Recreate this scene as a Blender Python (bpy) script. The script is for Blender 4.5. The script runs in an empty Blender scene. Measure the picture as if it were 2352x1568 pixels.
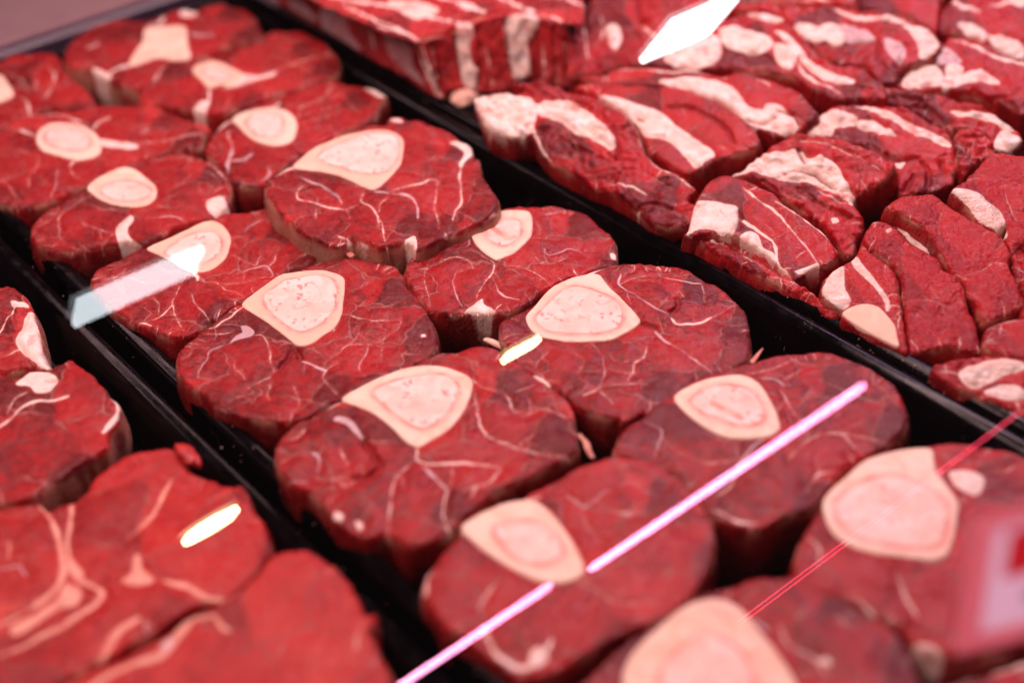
import bpy, math, random
import numpy as np
from mathutils import Matrix, Vector

SC = bpy.context.scene
COL = SC.collection
random.seed(7)
RNG = np.random.default_rng(7)

# ---------------------------------------------------------------- camera
CX, CY = 1176.0, 784.0
VPX, VPY = (6160.0, -1920.0), (-2000.0, -1420.0)      # vanishing points of the case's two horizontal directions
FPX = math.sqrt(-((VPY[0]-CX)*(VPX[0]-CX)+(VPY[1]-CY)*(VPX[1]-CY)))
def _cv(p): return np.array([p[0]-CX, -(p[1]-CY), -FPX], float)
_X = _cv(VPX); _X /= np.linalg.norm(_X)
_Y = _cv(VPY); _Y /= np.linalg.norm(_Y)
ROT = np.array([_X, _Y, np.cross(_X, _Y)])
CAMPOS = np.array([0, 0, .46])
cam_d = bpy.data.cameras.new('camera'); cam = bpy.data.objects.new('camera', cam_d); COL.objects.link(cam)
M = Matrix([list(r) for r in ROT]).to_4x4(); M.translation = Vector(CAMPOS)
cam.matrix_world = M
cam_d.sensor_width = 36; cam_d.lens = FPX/2352*36
cam_d.clip_start = .01; cam_d.clip_end = 60
cam_d.dof.use_dof = True; cam_d.dof.focus_distance = .725; cam_d.dof.aperture_fstop = 2.5
cam_d.dof.aperture_blades = 7
SC.camera = cam

# ---------------------------------------------------------------- light and exposure
w = bpy.data.worlds.new('World'); SC.world = w; w.use_nodes = True
bg = w.node_tree.nodes['Background']; bg.inputs[0].default_value = (.9, .55, .6, 1); bg.inputs[1].default_value = .03
SC.view_settings.view_transform = 'Standard'; SC.view_settings.look = 'None'
SC.view_settings.exposure = 0; SC.view_settings.gamma = 1; SC.view_settings.use_curve_mapping = False
def area(name, loc, target, sx, sy, power, color):
    l = bpy.data.lights.new(name, 'AREA'); l.shape = 'RECTANGLE'; l.size = sx; l.size_y = sy
    l.energy = power; l.color = color
    o = bpy.data.objects.new(name, l); COL.objects.link(o); o.location = loc
    o.rotation_euler = (Vector(target)-Vector(loc)).to_track_quat('-Z', 'Y').to_euler()
    return o
area('case_light', (.40, .60, .74), (.40, .52, .04), 1.7, .06, 14.0, (1, .63, .62))
area('case_light_rear', (.45, 1.30, .60), (.40, .55, .04), 1.6, .06, 4.0, (1, .60, .62))
area('front_fill_light', (.0, -.7, .95), (.40, .50, .04), .7, .3, 1.0, (1, .64, .68))  # added fill lamp behind the camera, for faces turned towards it
area('side_light', (1.18, .66, .66), (.47, .30, .04), .40, .16, 3.0, (.86, .55, .95))
SC.cycles.max_bounces = 6; SC.cycles.transparent_max_bounces = 8
SC.cycles.caustics_reflective = False; SC.cycles.caustics_refractive = False
SC.cycles.use_denoising = True
SC.cycles.use_adaptive_sampling = True; SC.cycles.adaptive_threshold = .03
SC.cycles.sample_clamp_indirect = 4

# ---------------------------------------------------------------- geometry helpers
CROP = {'P': (0, 0, 1), 'c1': (0, 0, 1/3), 'c2': (549, 0, 1/3), 'c3': (1019, 0, 1/3), 'c4': (1568, 0, 1/3), 'c5': (1568, 392, 1/3),
        'A': (0, 470, 1/3), 'B': (392, 470, 1/3), 'C': (941, 470, 1/3), 'D': (0, 980, .375), 'E': (549, 980, .375), 'F': (1470, 980, .375),
        'G': (1842, 1019, .35), 'H': (1999, 0, .175), 'I': (549, 0, .2), 'J': (1176, 941, .2667)}
def ray(p):
    return ROT @ np.array([p[0]-CX, -(p[1]-CY), -FPX])/FPX        # unit depth along the axis
def hit_plane(p, c, n):
    d = ray(p); t = np.dot(c-CAMPOS, n)/np.dot(d, n)
    return CAMPOS+d*t, t
def hit_z(p, z):
    return hit_plane(p, np.array([0, 0, z]), np.array([0, 0, 1.]))[0]

def link(name, me, parent=None):
    o = bpy.data.objects.new(name, me); COL.objects.link(o)
    if parent is not None: o.parent = parent
    return o
def tag(o, label=None, cat=None, group=None, kind=None):
    if label: o['label'] = label
    if cat: o['category'] = cat
    if group: o['group'] = group
    if kind: o['kind'] = kind
    return o
def make_mesh(name, V, F, mats=None, attrs=None, smooth=True, mi=None):
    me = bpy.data.meshes.new(name)
    me.from_pydata([tuple(v) for v in V] if not isinstance(V, np.ndarray) else V.tolist(), [], F)
    if attrs:
        for k, a in attrs.items():
            at = me.attributes.new(k, 'FLOAT', 'POINT'); at.data.foreach_set('value', np.ascontiguousarray(a, dtype=np.float32))
    for m in (mats or []): me.materials.append(m)
    if mi is not None: me.polygons.foreach_set('material_index', mi)
    if smooth: me.polygons.foreach_set('use_smooth', [True]*len(me.polygons))
    me.update()
    return me

class Noise:
    "smooth noise: sum of warped sines, unit-ish amplitude"
    def __init__(s, seed):
        r = np.random.default_rng(seed)
        s.a = r.uniform(0, 2*math.pi, 14); s.p = r.uniform(0, 6.28, 14); s.k = r.uniform(.55, 1.7, 14)
        s.a2 = r.uniform(0, 6.28, 4); s.p2 = r.uniform(0, 6.28, 4)
    def __call__(s, u, v, scale):
        u = u/scale*2.4; v = v/scale*2.4
        wu = sum(np.sin(.6*(u*math.cos(a)+v*math.sin(a))+p) for a, p in zip(s.a2[:2], s.p2[:2]))*.8
        wv = sum(np.sin(.6*(u*math.cos(a)+v*math.sin(a))+p) for a, p in zip(s.a2[2:], s.p2[2:]))*.8
        u = u+wu; v = v+wv
        return sum(np.sin(k*(u*math.cos(a)+v*math.sin(a))+p) for a, p, k in zip(s.a, s.p, s.k))/4.2

def catmull(P, step, closed):
    P = np.asarray(P, float); n = len(P); out = []
    rng = range(n) if closed else range(n-1)
    for i in rng:
        if closed: p0, p1, p2, p3 = P[i-1], P[i], P[(i+1) % n], P[(i+2) % n]
        else: p0, p1, p2, p3 = P[max(i-1, 0)], P[i], P[i+1], P[min(i+2, n-1)]
        m = max(1, int(np.linalg.norm(p2-p1)/step))
        t1 = (p2-p0)*.5; t2 = (p3-p1)*.5
        L = np.linalg.norm(p2-p1)
        for t in (t1, t2):
            l = np.linalg.norm(t)
            if l > L: t *= L/l
        for j in range(m):
            t = j/m
            out.append((2*t**3-3*t*t+1)*p1+(t**3-2*t*t+t)*t1+(-2*t**3+3*t*t)*p2+(t**3-t*t)*t2)
    if not closed: out.append(P[-1])
    return np.array(out)

def seg_dist(Q, A, B, ra=None, rb=None, want=False):
    "min over segments of distance (minus interpolated radius); chunked"
    n = len(Q); D = np.full(n, 1e3); N = np.zeros((n, 2))
    AB = B-A; L2 = np.maximum((AB**2).sum(1), 1e-14)
    ch = max(1, int(4e6//max(len(A), 1)))
    for s in range(0, n, ch):
        q = Q[s:s+ch]
        dx = q[:, None, 0]-A[None, :, 0]; dy = q[:, None, 1]-A[None, :, 1]
        t = np.clip((dx*AB[:, 0]+dy*AB[:, 1])/L2, 0, 1)
        ex = dx-t*AB[:, 0]; ey = dy-t*AB[:, 1]
        d = np.sqrt(ex*ex+ey*ey)
        if ra is not None: d = d-(ra+(rb-ra)*t)
        i = d.argmin(1); r = np.arange(len(q))
        D[s:s+ch] = d[r, i]
        if want: N[s:s+ch, 0] = q[:, 0]-ex[r, i]; N[s:s+ch, 1] = q[:, 1]-ey[r, i]
    return (D, N) if want else D
def inside(Q, P):
    c = np.zeros(len(Q), bool); n = len(P)
    x, y = Q[:, 0], Q[:, 1]; j = n-1
    for i in range(n):
        xi, yi, xj, yj = P[i, 0], P[i, 1], P[j, 0], P[j, 1]
        if yi != yj:
            c ^= ((yi > y) != (yj > y)) & (x < (xj-xi)*(y-yi)/(yj-yi)+xi)
        j = i
    return c
def sdf(Q, P, want=False):
    "negative inside"
    r = seg_dist(Q, P, np.roll(P, -1, 0), want=want)
    D = r[0] if want else r
    D = np.where(inside(Q, P), -D, D)
    return (D, r[1]) if want else D

def grid_cap(P, s):
    "square grid trimmed to polygon P with its rim snapped on to the polygon; returns points, faces, ordered boundary edges, sdf"
    lo = P.min(0)-s*1.5; hi = P.max(0)+s*1.5
    nx = int((hi[0]-lo[0])/s)+1; ny = int((hi[1]-lo[1])/s)+1
    gx, gy = np.meshgrid(np.arange(nx), np.arange(ny)); gx = gx.ravel(); gy = gy.ravel()
    Q = np.stack([lo[0]+gx*s, lo[1]+gy*s], 1)
    D, N = sdf(Q, P, True)
    snap = np.abs(D) < .5*s
    Q[snap] = N[snap]; keep = D < .5*s
    D = np.where(snap, 0, D)
    idx = np.arange(nx*ny).reshape(ny, nx)
    a, b, c, d = idx[:-1, :-1].ravel(), idx[:-1, 1:].ravel(), idx[1:, 1:].ravel(), idx[1:, :-1].ravel()
    ka, kb, kc, kd = keep[a], keep[b], keep[c], keep[d]
    al = ka & kb & kc & kd
    quads = np.stack([a, b, c, d], 1)[al].tolist()
    tris = []
    for m, (p, q, r) in ((~ka & kb & kc & kd, (b, c, d)), (ka & ~kb & kc & kd, (a, c, d)), (ka & kb & ~kc & kd, (a, b, d)), (ka & kb & kc & ~kd, (a, b, c))):
        tris += np.stack([p, q, r], 1)[m].tolist()
    F = quads+tris
    used = np.unique(np.array([i for f in F for i in f]))
    rm = -np.ones(nx*ny, int); rm[used] = np.arange(len(used))
    F = [[int(rm[i]) for i in f] for f in F]
    E = {}
    for f in F:
        for i in range(len(f)):
            e = (f[i], f[(i+1) % len(f)])
            if (e[1], e[0]) in E: del E[(e[1], e[0])]
            else: E[e] = 1
    return Q[used], F, list(E), D[used]
# ---------------------------------------------------------------- materials
class NT:
    def __init__(s, name):
        s.m = bpy.data.materials.new(name); s.m.use_nodes = True; s.t = s.m.node_tree; s.n = s.t.nodes; s.l = s.t.links
        s.b = s.n['Principled BSDF']; s.out = s.n['Material Output']; s.co = s.n.new('ShaderNodeTexCoord').outputs['Object']
    def set(s, sock, v):
        if hasattr(v, 'is_output') or isinstance(v, bpy.types.NodeSocket): s.l.new(v, sock)
        else: sock.default_value = v
    def math(s, op, a, b=0., c=None, clamp=False):
        n = s.n.new('ShaderNodeMath'); n.operation = op; n.use_clamp = clamp
        s.set(n.inputs[0], a); s.set(n.inputs[1], b)
        if c is not None: s.set(n.inputs[2], c)
        return n.outputs[0]
    def attr(s, name):
        n = s.n.new('ShaderNodeAttribute'); n.attribute_name = name; return n.outputs['Fac']
    def noise(s, scale, detail=3, rough=.55, dist=0, vec=None, out=0):
        n = s.n.new('ShaderNodeTexNoise'); n.inputs['Scale'].default_value = scale; n.inputs['Detail'].default_value = detail
        n.inputs['Roughness'].default_value = rough; n.inputs['Distortion'].default_value = dist
        s.l.new(vec if vec is not None else s.co, n.inputs['Vector']); return n.outputs[out]
    def cells(s, scale, vec):
        n = s.n.new('ShaderNodeTexVoronoi'); n.voronoi_dimensions = '2D'; n.inputs['Scale'].default_value = scale; s.l.new(vec, n.inputs['Vector'])
        sp = s.n.new('ShaderNodeSeparateColor'); s.l.new(n.outputs['Color'], sp.inputs[0]); return sp.outputs[0], sp.outputs[1]
    def vor(s, scale, feature='F1', vec=None, rnd=1.):
        n = s.n.new('ShaderNodeTexVoronoi'); n.voronoi_dimensions = '2D'; n.feature = feature; n.inputs['Scale'].default_value = scale
        n.inputs['Randomness'].default_value = rnd
        s.l.new(vec if vec is not None else s.co, n.inputs['Vector']); return n.outputs['Distance']
    def map(s, v, a, b, c=0., d=1., smooth=True):
        n = s.n.new('ShaderNodeMapRange'); n.interpolation_type = 'SMOOTHSTEP' if smooth else 'LINEAR'
        s.set(n.inputs['Value'], v); s.set(n.inputs['From Min'], a); s.set(n.inputs['From Max'], b)
        s.set(n.inputs['To Min'], c); s.set(n.inputs['To Max'], d); return n.outputs[0]
    def mix(s, f, a, b):
        n = s.n.new('ShaderNodeMix'); n.data_type = 'RGBA'; s.set(n.inputs[0], f)
        for k, v in ((6, a), (7, b)):
            if isinstance(v, tuple): n.inputs[k].default_value = (*v, 1)
            else: s.l.new(v, n.inputs[k])
        return n.outputs[2]
    def warp(s, scale, amt):
        n = s.noise(scale, 2, out=1)
        v = s.n.new('ShaderNodeVectorMath'); v.operation = 'MULTIPLY_ADD'
        s.l.new(n, v.inputs[0]); v.inputs[1].default_value = (amt,)*3; s.l.new(s.co, v.inputs[2])
        return v.outputs[0]
    def stretch(s, sc, rot=0, vec=None):
        n = s.n.new('ShaderNodeMapping'); n.inputs['Scale'].default_value = sc; n.inputs['Rotation'].default_value = (0, 0, rot)
        s.l.new(vec if vec is not None else s.co, n.inputs['Vector']); return n.outputs[0]
    def bump(s, h, strength=1., dist=.001, nrm=None):
        n = s.n.new('ShaderNodeBump'); n.inputs['Strength'].default_value = strength; n.inputs['Distance'].default_value = dist
        s.l.new(h, n.inputs['Height'])
        if nrm is not None: s.l.new(nrm, n.inputs['Normal'])
        return n.outputs[0]

FAT = (.84, .62, .52); FAT2 = (.92, .82, .76); SILVER = (.58, .42, .44)
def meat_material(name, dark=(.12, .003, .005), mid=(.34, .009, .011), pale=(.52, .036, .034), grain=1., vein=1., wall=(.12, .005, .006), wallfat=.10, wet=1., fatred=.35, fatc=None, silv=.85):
    s = NT(name)
    info = s.n.new('ShaderNodeObjectInfo').outputs['Random']
    wv = s.warp(90, .006)
    fat, sil, wl, gs = s.attr('fat'), s.attr('silver'), s.attr('wall'), s.attr('gash')
    # lean: broad tone, mottling, fibre streaks
    broad = s.noise(22, 3, .5, .6)
    mott = s.noise(260, 4, .6, .3)
    wc_ = s.warp(60, .018)
    cel, cel2 = s.cells(34, wc_)
    vr = s.n.new('ShaderNodeVectorRotate'); vr.rotation_type = 'Z_AXIS'; s.l.new(wv, vr.inputs['Vector']); s.l.new(s.math('MULTIPLY', cel2, 6.28), vr.inputs['Angle'])
    fibm = s.noise(1, 3, .62, .8, vec=s.stretch((300, 1100, 400), 0, vr.outputs[0]))
    t = s.math('ADD', s.math('MULTIPLY', broad, .40), s.math('ADD', s.math('MULTIPLY', mott, .28), s.math('MULTIPLY', fibm, .40)))
    t = s.math('ADD', t, s.math('ADD', s.math('MULTIPLY', s.math('SUBTRACT', info, .5), .07), s.math('MULTIPLY', s.math('SUBTRACT', cel, .5), .23)))
    col = s.mix(s.map(t, .42, .58), dark, mid)
    col = s.mix(s.map(t, .58, .74, 0, .9), col, pale)
    # thin veins of fat between bundles
    ve = s.vor(34, 'DISTANCE_TO_EDGE', vec=wc_)
    vmask = s.math('MULTIPLY', s.map(ve, .0, .026, 1, 0), s.map(s.noise(45, 2), .43, .56))
    crease = s.math('MULTIPLY', s.map(ve, .02, .10, 1, 0), .35*vein)
    col = s.mix(crease, col, (.12, .004, .006))
    ve2 = s.vor(120, 'DISTANCE_TO_EDGE', vec=s.warp(130, .010))
    vmask2 = s.math('MULTIPLY', s.map(ve2, .0, .045, .42, 0), s.map(s.noise(38, 2, vec=s.warp(20, .01)), .54, .66))
    vm = s.math('MULTIPLY', s.math('MAXIMUM', vmask, vmask2), .42*vein, clamp=True)
    col = s.mix(vm, col, (.62, .30, .26))
    specks = s.math('MULTIPLY', s.map(s.vor(420, vec=s.warp(300, .002)), .10, .22, 1, 0), s.map(s.noise(60, 2), .55, .7))
    col = s.mix(s.math('MULTIPLY', specks, .35), col, (.7, .36, .3))
    # side wall with fat patches; its dark red also carries the shade there
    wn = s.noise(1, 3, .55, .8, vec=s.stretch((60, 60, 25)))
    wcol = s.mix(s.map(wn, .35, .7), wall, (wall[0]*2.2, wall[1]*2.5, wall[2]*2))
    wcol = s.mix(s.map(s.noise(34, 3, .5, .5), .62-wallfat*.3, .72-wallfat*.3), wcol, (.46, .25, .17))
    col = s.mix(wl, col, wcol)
    # jittered edges of the traced fat
    jit = s.math('MULTIPLY', s.math('SUBTRACT', s.noise(330, 4, .65), .5), 1.2)
    jf = s.math('ADD', fat, jit)
    ftone = s.noise(120, 4, .6, .4)
    fcol = s.mix(s.map(ftone, .35, .7), *(fatc or (FAT, FAT2)))
    fcol = s.mix(s.map(s.noise(75, 3, .6, .6), .57, .63, 0, fatred), fcol, (.60, .09, .08))
    fm = s.map(jf, -.55, .15, 1, 0)
    halo = s.map(jf, .2, 1.8, .14, 0)
    topm = s.math('SUBTRACT', 1., s.math('MULTIPLY', wl, .25))
    col = s.mix(s.math('MULTIPLY', halo, topm), col, (.55, .14, .11))
    col = s.mix(s.math('MULTIPLY', fm, topm), col, fcol)
    sm = s.map(s.math('ADD', sil, s.math('MULTIPLY', jit, .5)), -.45, .2, silv, 0)
    scol = s.mix(s.map(s.noise(140, 3), .4, .65), SILVER, (.70, .56, .56))
    col = s.mix(s.math('MULTIPLY', sm, topm), col, scol)
    gm = s.map(gs, -.3, 1.2, .85, 0)
    col = s.mix(gm, col, (.20, .006, .008))
    # thin pale rim where the skin is cut
    rim = s.map(s.math('ADD', s.attr('edge'), s.math('MULTIPLY', jit, .7)), .0, 1.0, 1, 0)
    rim = s.math('MULTIPLY', s.math('MULTIPLY', rim, s.map(s.noise(48, 2), .47, .60, 0, .6)), s.math('SUBTRACT', 1., wl))
    col = s.mix(rim, col, (.62, .34, .24))
    s.l.new(col, s.b.inputs['Base Color'])
    fatty = s.math('MAXIMUM', s.math('MAXIMUM', fm, sm), s.math('MULTIPLY', vm, .6), clamp=True)
    # surface
    wr = s.vor(850/grain**.9, 'F1', vec=s.warp(170, .006))
    h1 = s.math('ADD', s.math('MULTIPLY', wr, .35+.2*grain), s.math('ADD', s.math('MULTIPLY', fibm, .9), s.math('MULTIPLY', s.noise(760, 1, .6), .8)))
    h1 = s.math('ADD', h1, s.math('MULTIPLY', fatty, .25))
    h2 = s.math('ADD', s.noise(95, 3, .5, .4), s.math('MULTIPLY', s.map(ve, .0, .22, 0, 1), .22*vein))
    b1 = s.bump(h1, .62, .0006*grain)
    b2 = s.bump(h2, .34, .0020, b1)
    s.l.new(b2, s.b.inputs['Normal'])
    rg = s.map(s.noise(150, 3), .35, .68, .16/wet, .36/wet)
    s.l.new(s.math('ADD', rg, s.math('MULTIPLY', fatty, .06)), s.b.inputs['Roughness'])
    s.b.inputs['Specular IOR Level'].default_value = .25
    s.b.inputs['Subsurface Radius'].default_value = (1, .25, .18)
    s.b.inputs['Subsurface Scale'].default_value = .0035
    return s.m

def bone_material(name, marrow=False):
    s = NT(name)
    jit = s.math('MULTIPLY', s.math('SUBTRACT', s.noise(280, 4, .65), .5), 2.2)
    info = s.n.new('ShaderNodeObjectInfo').outputs['Random']
    if not marrow:
        col = s.mix(s.map(s.math('ADD', s.noise(70, 4, .6, .8), s.math('MULTIPLY', s.math('SUBTRACT', info, .5), .3)), .38, .62), (.84, .54, .39), (.90, .68, .53))
        md = s.math('ADD', s.attr('mar'), s.math('MULTIPLY', jit, 1.2))
        col = s.mix(s.map(md, .0, 5., .75, 0), col, (.88, .47, .38))
        col = s.mix(s.math('MULTIPLY', s.map(md, .4, 1.8, 1, 0), s.map(s.noise(90, 2), .40, .60, .1, .65)), col, (.72, .16, .12))
        ed = s.math('ADD', s.attr('edge'), s.math('MULTIPLY', jit, .8))
        col = s.mix(s.map(ed, .0, 1.6, .55, 0), col, (.88, .70, .58))
        col = s.mix(s.map(s.noise(110, 4, .6, .5), .56, .72, 0, .45), col, (.80, .34, .26))
    else:
        col = s.mix(s.map(s.noise(70, 4, .6, .5), .35, .65), (.88, .56, .47), (.92, .70, .62))
        bl = s.math('MULTIPLY', s.map(s.vor(210, vec=s.warp(220, .007)), .12, .34, 1, 0), s.map(s.noise(75, 2), .49, .60))
        col = s.mix(s.math('MULTIPLY', bl, .7), col, (.72, .10, .10))
        col = s.mix(s.map(s.noise(120, 5, .65, 1.), .55, .66, 0, .5), col, (.84, .30, .26))
        ed = s.math('ADD', s.attr('edge'), jit)
        col = s.mix(s.math('MULTIPLY', s.map(ed, .2, 1.3, .9, 0), s.map(s.noise(80, 2), .38, .6, .1, .7)), col, (.74, .18, .14))
        col = s.mix(s.map(s.attr('gash'), -.3, 1.3, .95, 0), col, (.50, .012, .014))
    s.l.new(col, s.b.inputs['Base Color'])
    b1 = s.bump(s.noise(420, 4, .6), .35, .0006)
    b2 = s.bump(s.noise(90, 3), .4, .0015, b1)
    s.l.new(b2, s.b.inputs['Normal'])
    s.l.new(s.map(s.noise(130, 3), .35, .65, .38, .6), s.b.inputs['Roughness'])
    s.b.inputs['Specular IOR Level'].default_value = .35
    s.b.inputs['Subsurface Weight'].default_value = .25
    s.b.inputs['Subsurface Radius'].default_value = (1, .5, .35); s.b.inputs['Subsurface Scale'].default_value = .003
    return s.m

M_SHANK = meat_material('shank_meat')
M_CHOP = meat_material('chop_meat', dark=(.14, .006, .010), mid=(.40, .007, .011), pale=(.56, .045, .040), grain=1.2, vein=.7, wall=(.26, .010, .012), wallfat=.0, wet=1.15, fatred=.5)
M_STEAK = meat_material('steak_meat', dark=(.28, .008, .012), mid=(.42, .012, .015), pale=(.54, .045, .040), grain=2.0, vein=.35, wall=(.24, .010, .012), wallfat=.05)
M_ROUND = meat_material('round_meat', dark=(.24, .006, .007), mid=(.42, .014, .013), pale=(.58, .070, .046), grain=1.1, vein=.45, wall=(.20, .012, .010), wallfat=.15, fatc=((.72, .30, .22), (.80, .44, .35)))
M_BONE = bone_material('cut_bone'); M_MARROW = bone_material('bone_marrow', True)
MATS = {'S': M_SHANK, 'C': M_CHOP, 'T': M_STEAK, 'L': M_ROUND}

def simple(name, col, rough=.5, metal=0, emit=None, strength=0, spec=.5, bumpsc=None, bumpd=.0003):
    s = NT(name); s.b.inputs['Roughness'].default_value = rough; s.b.inputs['Metallic'].default_value = metal
    s.b.inputs['Specular IOR Level'].default_value = spec
    c = s.mix(s.noise(40, 3), tuple(x*.85 for x in col), tuple(min(1, x*1.15) for x in col)); s.l.new(c, s.b.inputs['Base Color'])
    if emit: s.b.inputs['Emission Color'].default_value = (*emit, 1); s.b.inputs['Emission Strength'].default_value = strength
    if bumpsc: s.l.new(s.bump(s.noise(bumpsc, 3), .5, bumpd), s.b.inputs['Normal'])
    return s.m
def tray_material():
    s = NT('black_tray_plastic')
    c = s.mix(s.map(s.noise(60, 4), .4, .7), (.0010, .0007, .0010), (.0028, .0018, .0026))
    dust = s.math('MULTIPLY', s.map(s.vor(260), .05, .10, 1, 0), s.map(s.noise(35, 3), .56, .66))
    c = s.mix(s.math('MULTIPLY', dust, .35), c, (.4, .2, .2))
    s.l.new(c, s.b.inputs['Base Color'])
    s.l.new(s.map(s.noise(90, 4), .35, .65, .08, .20), s.b.inputs['Roughness'])
    s.l.new(s.bump(s.noise(700, 3), .2, .0003), s.b.inputs['Normal']); s.b.inputs['Specular IOR Level'].default_value = .10
    return s.m
M_TRAY = tray_material()
# ---------------------------------------------------------------- one cut of meat from its outline, fat, seams and bones
def parse(line):
    t = line.split(); k = t[0]; i = 1; crop = t[i]; i += 1; width = 0
    ox, oy, sc = CROP[crop]
    if ',' not in t[i]: width = float(t[i])*sc; i += 1
    pts = [(ox+float(a.split(',')[0])*sc, oy+float(a.split(',')[1])*sc) for a in t[i:] if ',' in a]
    return k, width, pts
def build_piece(name, mat, z, slope, thick, text, seed, quality=1., rough=0., bulge=1.6, normal=None, anchor=None, branch=.6, wallout=1.0, radial=8, rnd=3.0, wavy=1.0, grow=0.):
    items = [parse(l.strip()) for l in text.strip().split('\n') if l.strip()]
    O = []
    for k, w_, p in items:
        if k == 'o': O += p
    O = np.array(O)
    cpx = anchor if anchor is not None else O.mean(0)
    n = np.array(normal, float) if normal is not None else np.array([-slope[0], -slope[1], 1.])
    n /= np.linalg.norm(n)
    c = hit_z(cpx, z)
    e1 = np.cross(np.array([0, 1., 0]), n) if abs(n[1]) < .6 else np.cross(n, np.array([0, 0, 1.]))*-1
    e1 /= np.linalg.norm(e1); e2 = np.cross(n, e1)
    depth = hit_plane(cpx, c, n)[1]; mmpx = depth/FPX
    def loc(P):
        out = []
        for p in P:
            q, _ = hit_plane(p, c, n); out.append((np.dot(q-c, e1), np.dot(q-c, e2)))
        return np.array(out)
    r = np.random.default_rng(seed); N1 = Noise(seed*3+1); N2 = Noise(seed*3+2); N3 = Noise(seed*3+3)
    P = catmull(loc(O), .0014, True)
    # slightly ragged cut edge
    tn = np.roll(P, -1, 0)-np.roll(P, 1, 0); tn /= np.maximum(np.linalg.norm(tn, axis=1), 1e-9)[:, None]
    nr = np.stack([tn[:, 1], -tn[:, 0]], 1)
    P = P+nr*((N1(P[:, 0], P[:, 1], .006)*.00035+N2(P[:, 0], P[:, 1], .0024)*.00018)*wavy)[:, None]
    s = 1.12*2.3*mmpx/quality
    Q, F, BE, D = grid_cap(P, s)
    seams = {'f': ([], [], [], []), 's': ([], [], [], []), 'g': ([], [], [], [])}
    polys = {'p': [], 'q': [], 'd': []}
    bones, marrows = [], []
    def add_line(kind, L, wd):
        A_, B_, ra, rb = seams[kind]
        m = len(L); tt = np.linspace(0, 1, m)
        rad = wd/2*(.35+.65*np.sin(np.pi*np.clip(tt, .02, .98))**.5)*(1+.35*N3(L[:, 0], L[:, 1], .008))
        A_.append(L[:-1]); B_.append(L[1:]); ra.append(rad[:-1]); rb.append(rad[1:])
    for k, wd, p in items:
        if k in 'fsg':
            L = catmull(loc(p), .0012, False)
            L = L+np.stack([N1(L[:, 0], L[:, 1], .005), N2(L[:, 0], L[:, 1], .005)], 1)*.00028
            add_line(k, L, wd*mmpx*.85)
            if k != 'g' and branch > 0:
                for _ in range(int(len(L)*.0012/.022*branch+r.random())):
                    i = r.integers(1, len(L)-1); d = L[i+1 if i+1 < len(L) else i]-L[i-1]; a = math.atan2(d[1], d[0])+r.choice([-1, 1])*r.uniform(.6, 1.6)
                    q = [L[i]]; ln = r.uniform(.004, .012); st = int(ln/.0013)+2
                    for j in range(st):
                        a += r.normal(0, .13); q.append(q[-1]+.0013*np.array([math.cos(a), math.sin(a)]))
                    add_line(k, np.array(q), r.uniform(.00022, .00042))
        elif k == 'b': bones.append(catmull(loc(p), .0012, True))
        elif k == 'm':
            mq = loc(p); mc = mq.mean(0); marrows.append(catmull(mc+(mq-mc)*1.06, .0012, True))
        elif k in polys: polys[k].append(catmull(loc(p), .0012, True))
        elif k == 'G': marrow_gash = catmull(loc(p), .0012, False)
    for _ in range(int(radial*1.8)):                    # short cuts of fat running in from the rim
        i = r.integers(0, len(P)); inn = -nr[i] if inside((P[i]-nr[i]*.003)[None], P)[0] else nr[i]
        a = math.atan2(inn[1], inn[0])+r.normal(0, .45); q = [P[i]]
        for j in range(r.integers(3, 9)):
            a += r.normal(0, .18); q.append(q[-1]+.0012*np.array([math.cos(a), math.sin(a)]))
        add_line('f' if r.random() < .6 else 's', np.array(q), r.uniform(.0004, .0008))
    def ld(kind, Q):
        A_, B_, ra, rb = seams[kind]
        if not A_: return np.full(len(Q), .05)
        return seg_dist(Q, np.concatenate(A_), np.concatenate(B_), np.concatenate(ra), np.concatenate(rb))
    def fields(Q):
        f = ld('f', Q); si = ld('s', Q); g = ld('g', Q)
        ps = np.full(len(Q), .05)
        for q in polys['p']: ps = np.minimum(ps, sdf(Q, q))
        for q in polys['q']: si = np.minimum(si, sdf(Q, q))
        ps = ps-grow; f = np.minimum(f, ps)
        bd = np.full(len(Q), .05)
        for q in bones: bd = np.minimum(bd, sdf(Q, q))
        return f, si, g, ps, bd
    f, si, g, ps, bd = fields(Q)
    def h0(Q): return N1(Q[:, 0], Q[:, 1], .035)*.0011*wavy
    ds = np.minimum(np.minimum(f, si), bd)
    H = h0(Q)
    bl = bulge*.001*(1-np.exp(-np.maximum(ds, 0)/.0045))
    mid = N2(Q[:, 0], Q[:, 1], .011)*.00032+N3(Q[:, 0], Q[:, 1], .0045)*.00016
    if rough:
        rr = N2(Q[:, 0], Q[:, 1], .007); mid = mid+rough*.001*(np.abs(rr)*1.6-.6+.7*N3(Q[:, 0], Q[:, 1], .0035))
    bf = np.clip(bd/.003, 0, 1)
    H = H+(bl+mid)*bf-np.where(bd < -.0008, .0022, 0)
    H = H+np.where(ps < 0, np.minimum(-ps, .003)/.003*(.0007+(.0006+.0008*min(rough, 1))*N3(Q[:, 0], Q[:, 1], .007)), 0)*bf
    H = H-.0022*np.exp(-(np.maximum(g, 0)/.0012)**2)
    rr_ = rnd*.001; e = np.clip(-D/rr_, 0, 1)
    H = H-rr_*(1-np.sqrt(np.maximum(1-(1-e)**2, 0)))*.8
    nv = len(Q)
    V = [np.column_stack([Q, H])]
    att = {'fat': [f*1000], 'silver': [si*1000], 'gash': [g*1000], 'edge': [-D*1000], 'wall': [np.zeros(nv)]}
    # walls
    bi = sorted({i for ed in BE for i in ed}); pos = {i: j for j, i in enumerate(bi)}; bi = np.array(bi)
    Qb = Q[bi]; eps = .0008
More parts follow.
